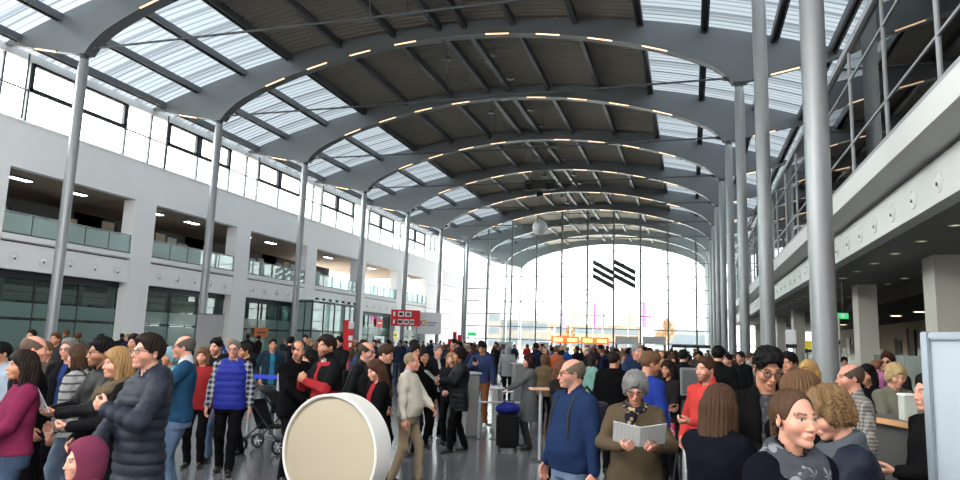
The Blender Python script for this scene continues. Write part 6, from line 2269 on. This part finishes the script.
person(508, 346, 22, 175, 'visitor in a grey hooded sweatshirt with the hood up walking into the crowd', hair=('none', GRY), hat=dict(kind='hood', name='hood', rgb=(176, 182, 188)), arms=('down', 'pocket'), jacket=J((170, 176, 182), hem=0.8, fold=0.006), trousers=(30, 32, 38), legs='step', res=1.3, hd=0.011)
person(556, 347, 24, 170, 'visitor in a bright orange jacket seen from behind deep in the crowd', hair=('short', LBR), arms=('down', 'down'), jacket=J((236, 112, 48), kind='nylon'), trousers=(50, 56, 70), res=1.4, hd=0.011)

# ---- front centre
b, f = person(561, 360, 9.2, 55, 'brown haired woman half hidden behind the man in the navy softshell, holding a brochure', sex='f', skin='fair', hair=('long', (112, 72, 48)), arms=('belly', 'reach'), jacket=J((52, 46, 44), hem=0.8), shirt=dict(rgb=(220, 210, 196)), trousers=(24, 24, 28), head=(0, -8, 0), legs='step', hd=0.006)
held(b, f, 'leaflet', 'pale brochure held out by the brown haired woman beside the navy softshell', 'brochure', hands='left', size=(0.22, 0.16), tilt=10)
b, f = person(574, 359, 5.6, -52, 'bald bearded man with glasses in a navy blue softshell and faded jeans', skin='pink', hair=('fringe', (120, 108, 92)), arms=('down', 'down'), jacket=J((38, 62, 106), hem=0.86, collar=0.055, fold=0.005, t=0.026, kind='plain'), glasses='clear', beard=((150, 132, 112), 0.5), trousers=(120, 148, 180), tkind='denim', girth=1.14, belly=0.06, head=(-22, 0, 0), hd=0.004)
bag_on(b, f, 'backpack', 'purple grey backpack carried by the man in the navy softshell', (58, 54, 76))
person(614, 351, 10.0, 172, 'broad man in a black suit jacket seen from behind', skin='tan', hair=('receding', DBR), arms=('down', 'pocket'), jacket=J((20, 20, 23), hem=0.74, fold=0.005, collar=0.03, t=0.03), trousers=(22, 22, 25), girth=1.2, head=(-25, 0, 0), hd=0.006)
person(637, 343, 11.4, 30, 'tall silver haired man in a dark blue jacket behind the woman reading', skin='pink', hair=('short', SIL), arms=('down', 'hold'), jacket=J((44, 66, 102)), trousers=BLK, res=1.15, hd=0.007)
person(648, 351, 7.5, 130, 'light brown haired man in a royal blue sweater turned away behind the woman reading', skin='tan', hair=('thick', LBR), arms=('hold', 'down'), jacket=J((38, 70, 178), name='sweater', collar=0, fold=0.005), trousers=BLK, head=(-20, -10, 0), hd=0.006)
person(662, 350, 10.6, -20, 'man with a high forehead in dark clothes beside the royal blue sweater', skin='tan', hair=('receding', DBR), arms=('belly', 'belly'), jacket=J((38, 38, 44)), trousers=BLK, res=1.2, hd=0.007)
b, f = person(635, 370, 5.3, 4, 'grey haired woman with glasses in an olive brown jacket reading a brochure', sex='f', skin='pink', hair=('mop', (142, 140, 138)), arms=('read', 'read'), jacket=J((112, 96, 72), hem=0.76, collar=0.05, fold=0.004, t=0.032), glasses='clear', trousers=(24, 23, 23), scarf=dict(rgb=(206, 188, 140), kind='print', rgb2=(46, 44, 56), tail=0.16, small=True), girth=1.14, head=(-4, -24, 0), hd=0.004)
held(b, f, 'leaflet', 'opened printed brochure held by the grey haired woman in olive brown', 'brochure', size=(0.36, 0.20), tilt=48, m=m_print, off=(0, 0.06, 0.0))
person(592, 353, 13.5, 120, 'person in a mint green top deep in the crowd behind the navy softshell', sex='f', hair=('bob', DBR), arms=('down', 'down'), jacket=J((140, 200, 184), collar=0), res=1.4, hd=0.010)
person(669, 360, 9.5, -40, 'person in a dark coat with pink shoes carrying shopping behind the olive brown jacket', sex='f', skin='tan', hair=('bob', DBR), arms=('belly', 'down'), jacket=J((44, 40, 42), hem=0.7), trousers=(30, 28, 30), res=1.3, hd=0.009)
p = at(664, 407, 8.6)
r = empty('shopping_bag', (p[0], p[1], p[2] - 0.02), face_rz(p, 20), 'cyan carrier bag hanging beside the olive brown jacket', 'bag')
MB().prism_y([(-0.06, 0), (0.06, 0), (0.07, -0.30), (-0.07, -0.30)], -0.04, 0.04).build('pouch', cloth((44, 150, 196), 'nylon'), r)
MB().tube([(-0.04, 0, 0), (-0.02, 0, 0.09), (0.02, 0, 0.09), (0.04, 0, 0)], 0.006, 6).build('handle', m_strap, r)
p = at(670, 428, 8.5)
r = empty('patterned_bag', (p[0], p[1], p[2] - 0.02), face_rz(p, -10), 'small pink and white patterned bag hanging below the cyan carrier bag', 'bag')
MB().prism_y([(-0.05, 0.08), (0.05, 0.08), (0.065, -0.10), (-0.065, -0.10)], -0.03, 0.03).build('pouch', cloth((232, 226, 228), 'print', (206, 60, 96)), r)
MB().tube([(-0.03, 0, 0.08), (-0.015, 0, 0.16), (0.015, 0, 0.16), (0.03, 0, 0.08)], 0.006, 6).build('handle', m_strap, r)
person(683, 349, 12.2, 165, 'big man in a dark navy coat seen from behind near the display stand', hair=('short', BLH), arms=('down', 'pocket'), jacket=J((26, 30, 44), hem=0.6, t=0.035), trousers=BLK, girth=1.25, res=1.2, hd=0.008)
person(707, 356, 6.9, -42, 'bearded man in a bright red jacket standing by the display stand', skin='fair', hair=('short', MBR), arms=('hold', 'pocket'), jacket=J((255, 62, 52), kind='plain', hem=0.84, collar=0.075, fold=0.006, t=0.028), beard=((84, 56, 42), 0.6), trousers=JEAN, tkind='denim', hd=0.005)
person(718, 345, 10.0, 168, 'dark haired man in a black coat directly behind the bright red jacket', hair=('short', BLH), arms=('down', 'down'), jacket=J((28, 30, 30)), res=1.2, hd=0.008)

# ---- front right
b, f = person(718, 384, 3.9, 150, 'woman with straight brown hair seen from behind in a dark navy coat', sex='f', hair=('long', (86, 62, 46)), arms=('hold', 'down'), jacket=J((24, 26, 38), hem=0.7, t=0.03, fold=0.005), trousers=BLK, girth=1.1, hd=0.005)
bag_on(b, f, 'shoulder', 'olive grey bag at the hip of the woman with straight brown hair', (84, 84, 74), -1, strap=False)
person(765, 346, 4.6, 14, 'black haired young man with glasses in a black jacket over a grey printed t-shirt', skin='tan', hair=('curly', (18, 17, 18)), arms=('hold', 'hold'), shirt=dict(rgb=(100, 102, 106), kind='print', rgb2=(72, 74, 78)), jacket=J((24, 24, 25), openv=0.085, hem=0.84, collar=0.05), glasses='clear', trousers=BLK, head=(6, -20, 0), girth=1.08, hd=0.004)
person(798, 370, 3.95, 140, 'light brown haired teenager seen from behind in a black jacket', sex='f', skin='fair', hair=('bob', (118, 88, 62)), arms=('hold', 'down'), jacket=J((20, 20, 22), t=0.03), trousers=BLK, head=(-30, 0, 0), hd=0.005)
person(790, 352, 8.2, -30, 'person with black curly hair behind the young man with glasses', skin='tan', hair=('curly', BLH), arms=('down', 'down'), jacket=J((50, 48, 50)), res=1.2, hd=0.008)
person(809, 360, 7.2, -20, 'woman with long golden blonde hair in a white top near the first column', sex='f', skin='fair', hair=('wavy', (206, 164, 104)), arms=('down', 'hold'), jacket=J((206, 214, 220), collar=0), trousers=BLK, res=1.1, hd=0.007)
b, f = person(790, 386, 2.85, 42, 'woman with tied back brown hair, a grey star print scarf and a dark navy coat', sex='f', skin='fair', hair=('pony', (92, 68, 50)), arms=('down', 'down'), jacket=J((22, 26, 38), hem=0.6, t=0.03, fold=0.004), trousers=BLK, scarf=dict(rgb=(82, 86, 94), kind='stars', rgb2=(150, 154, 160), tail=0.26, amp=0.011), head=(-4, 2, 0), hd=0.0026, lips=0.8)
b, f = person(847, 385, 3.3, -72, 'short haired woman in a navy jacket with a grey hood looking down', sex='f', skin='fair', hair=('mop', (142, 112, 78)), arms=('hold', 'hold'), jacket=J((36, 44, 64), kind='nylon', hem=0.72, collar=0, t=0.034, fold=0.006), scarf=dict(rgb=(96, 104, 112), tail=0.06), trousers=BLK, head=(6, -24, 0), lean=4, girth=1.15, hd=0.0042)
mk = f.L(0.30, -0.02, 1.13)
MB().tube([mk + np.array(q) * f.s for q in ((0.0, -0.07, 0.02), (0.01, -0.03, 0.03), (0.012, 0.0, 0.0), (0.012, 0.03, -0.03), (0.01, 0.06, -0.02), (0.005, 0.08, 0.01))], 0.012, 8).build('white_mark', mat('white_stitching', (225, 226, 228), 0.7), b, smooth=True)
person(852, 364, 5.9, -70, 'balding man in a grey and white checked shirt behind the short haired woman', skin='pink', hair=('fringe', (96, 82, 70)), arms=('down', 'hold'), jacket=J((178, 174, 166), kind='check', rgb2=(106, 100, 94), name='checked_shirt', hem=0.84, collar=0.05, t=0.018, fold=0.005), trousers=JEAN, tkind='denim', girth=1.18, belly=0.05, hd=0.0045)
person(868, 364, 8.3, -30, 'dark haired person in black between the checked shirt and the pink child', sex='f', skin='tan', hair=('bob', BLH), arms=('down', 'down'), jacket=J(BLK), res=1.2, hd=0.008)
person(888, 352, 9.8, -20, 'man with sunglasses behind the grey haired person at the service counter', skin='tan', hair=('thick', (70, 40, 30)), arms=('down', 'strap'), jacket=J((46, 40, 44)), glasses='sun', trousers=JEAN, tkind='denim', res=1.15, hd=0.007)
person(876, 360, 8.9, 150, 'small child in a pink jacket carried at shoulder height by the man with sunglasses', H=0.98, dz=float(at(876, 360, 8.9)[2]) - 0.98, sex='f', hair=('short', (140, 96, 74)), arms=('chest', 'chest'), jacket=J((214, 120, 178), kind='nylon', quilt=0.006), trousers=(90, 70, 110), res=1.1, hd=0.007)
person(893, 363, 7.4, 40, 'light haired older person in a beige and black sweater leaning at the service counter', skin='fair', hair=('mop', (206, 178, 128)), arms=('reach', 'hold'), jacket=J((150, 146, 126), name='sweater', collar=0.03, t=0.03), trousers=(36, 42, 60), tkind='denim', head=(-10, -12, 0), shoes='white', res=1.0, hd=0.006)
person(933, 372, 4.4, -55, 'person in dark clothes mostly hidden behind the notice board', skin='fair', hair=('short', BLH), arms=('hold', 'down'), jacket=J((30, 28, 30)), trousers=BLK, res=1.1, hd=0.006)
for px, top, d, lab, jc in ((741, 351, 15, 'visitor in a black coat among the round columns beside the young man with glasses', (26, 27, 30)),
                            (728, 353, 13, 'visitor in a dark grey coat among the round columns behind the red jacket', (44, 46, 50)),
                            (750, 353, 18, 'visitor in a dark brown coat beside the second round column', (54, 44, 38))):
    person(px, top, d, -40, lab, hair=('short', BLH), arms=('down', 'hold'), jacket=J(jc), res=1.4, hd=0.010)

# ================================================================== the distant crowd
rr = random.Random(11)
far_mesh(1.78, 'm', 'short', BLH, SKIN['tan'], (34, 35, 40), ('down', 'down'), 'stand')
far_mesh(1.70, 'f', 'long', MBR, SKIN['fair'], (40, 46, 62), ('down', 'hold'), 'stand')
far_mesh(1.82, 'm', 'thick', DBR, SKIN['pink'], (46, 50, 60), ('hold', 'hold'), 'wide', girth=1.1)
far_mesh(1.66, 'f', 'bob', LBR, SKIN['fair'], (28, 28, 32), ('pocket', 'down'), 'step', hood=True)
far_mesh(1.76, 'm', 'fringe', GRY, SKIN['pink'], (58, 70, 92), ('pocket', 'pocket'), 'stand', girth=1.15)
far_mesh(1.72, 'm', 'short', (90, 62, 44), SKIN['tan'], (32, 33, 38), ('down', 'phone'), 'walk', hood=True)
far_mesh(1.68, 'f', 'mop', BLD, SKIN['fair'], (54, 58, 70), ('fold', 'fold'), 'stand')
far_mesh(1.80, 'm', 'curly', BLH, SKIN['olive'], (60, 56, 52), ('down', 'swing'), 'step')
PAL = [('black', (28, 28, 31), 34), ('dark navy', (34, 42, 64), 16), ('charcoal grey', (66, 68, 72), 12), ('brown', (96, 74, 54), 8), ('beige', (186, 170, 142), 5), ('dark red', (140, 36, 44), 6),
       ('bright red', (200, 44, 44), 3), ('blue', (58, 96, 170), 6), ('pale grey', (176, 178, 182), 6), ('white', (226, 226, 226), 4), ('orange', (228, 116, 52), 2), ('green', (78, 112, 84), 3)]
HAIRD = ['black haired', 'long haired', 'dark haired', 'light brown haired', 'balding', 'brown haired', 'blonde', 'curly haired']
WEI = [w_ for *_, w_ in PAL]
OBST = [(o.location[0], o.location[1]) for o in bpy.data.objects if o.parent is None and o.name.split('.')[0] in ('display_board', 'sign_board', 'information_totem', 'information_stele', 'standing_sign', 'ticket_pedestal', 'barrier_rail', 'lit_sign')]
placed = [(b_.location[0], b_.location[1]) for b_, _ in PEOPLE]


def zone(px):
    if px < 236: return 'behind the blue vest man'
    if px < 345: return 'near the glass vestibule'
    if px < 445: return 'below the red direction sign'
    if px < 540: return 'behind the black puffer jacket woman'
    if px < 612: return 'under the orange lit signs'
    if px < 670: return 'before the two grey door portals'
    if px < 722: return 'behind the bright red jacket'
    return 'among the columns under the dark gallery'


def far_person(px, d):
    me, H = rr.choice(FAR)
    p = ground(px, d)
    if any((p[0] - x) ** 2 + (p[1] - y) ** 2 < 0.72 ** 2 for x, y in placed): return False
    for X in (XL, XR):
        for k in range(0, 8):
            if (p[0] - X) ** 2 + (p[1] - YK(k)) ** 2 < 0.7 ** 2: return False
    if any((p[0] - x) ** 2 + (p[1] - y) ** 2 < 1.3 ** 2 for x, y in OBST): return False
    if p[0] < -31.2 or p[0] > 6.3 or p[1] > 86.6: return False
    if p[0] < -28.6 and 50 < p[1] < 66: return False
    placed.append((p[0], p[1]))
    nm, rgb, _ = rr.choices(PAL, WEI)[0]
    o = bpy.data.objects.new('person', me)
    COL.objects.link(o)
    sc = rr.uniform(0.96, 1.04)
    o.location = p
    o.scale = (sc, sc, sc)
    o.rotation_euler = (0, 0, rr.uniform(0, 2 * PI))
    o.color = tuple(v * 0.62 for v in s2l(rgb)) + (1,)
    lab = 'distant %s visitor in a %s top %s' % (HAIRD[FAR.index((me, H))], nm, zone(px))
    tag(o, lab, 'person', 'distant visitors ' + zone(px))
    return True


def fill(n, x0, x1, d0, d1, gap=None):
    k = t = 0
    while k < n and t < n * 30:
        t += 1
        d = d0 * (d1 / d0) ** rr.random()
        px = rr.uniform(x0, x1)
        if gap and gap(px, d): continue
        k += far_person(px, d)


corr = lambda px, d: (abs(px - 514) < 16 and d < 42) or (abs(px - 548) < 9 and d < 22)
fill(46, 440, 728, 17, 30, corr)
fill(64, 440, 725, 30, 52, corr)
fill(60, 430, 722, 52, 82)
fill(16, 300, 445, 15, 30)
fill(22, 330, 450, 30, 62)
fill(10, 190, 330, 16, 34)
fill(6, 60, 190, 16, 26)
fill(14, 722, 770, 16, 45)
fill(5, 775, 905, 16, 30)
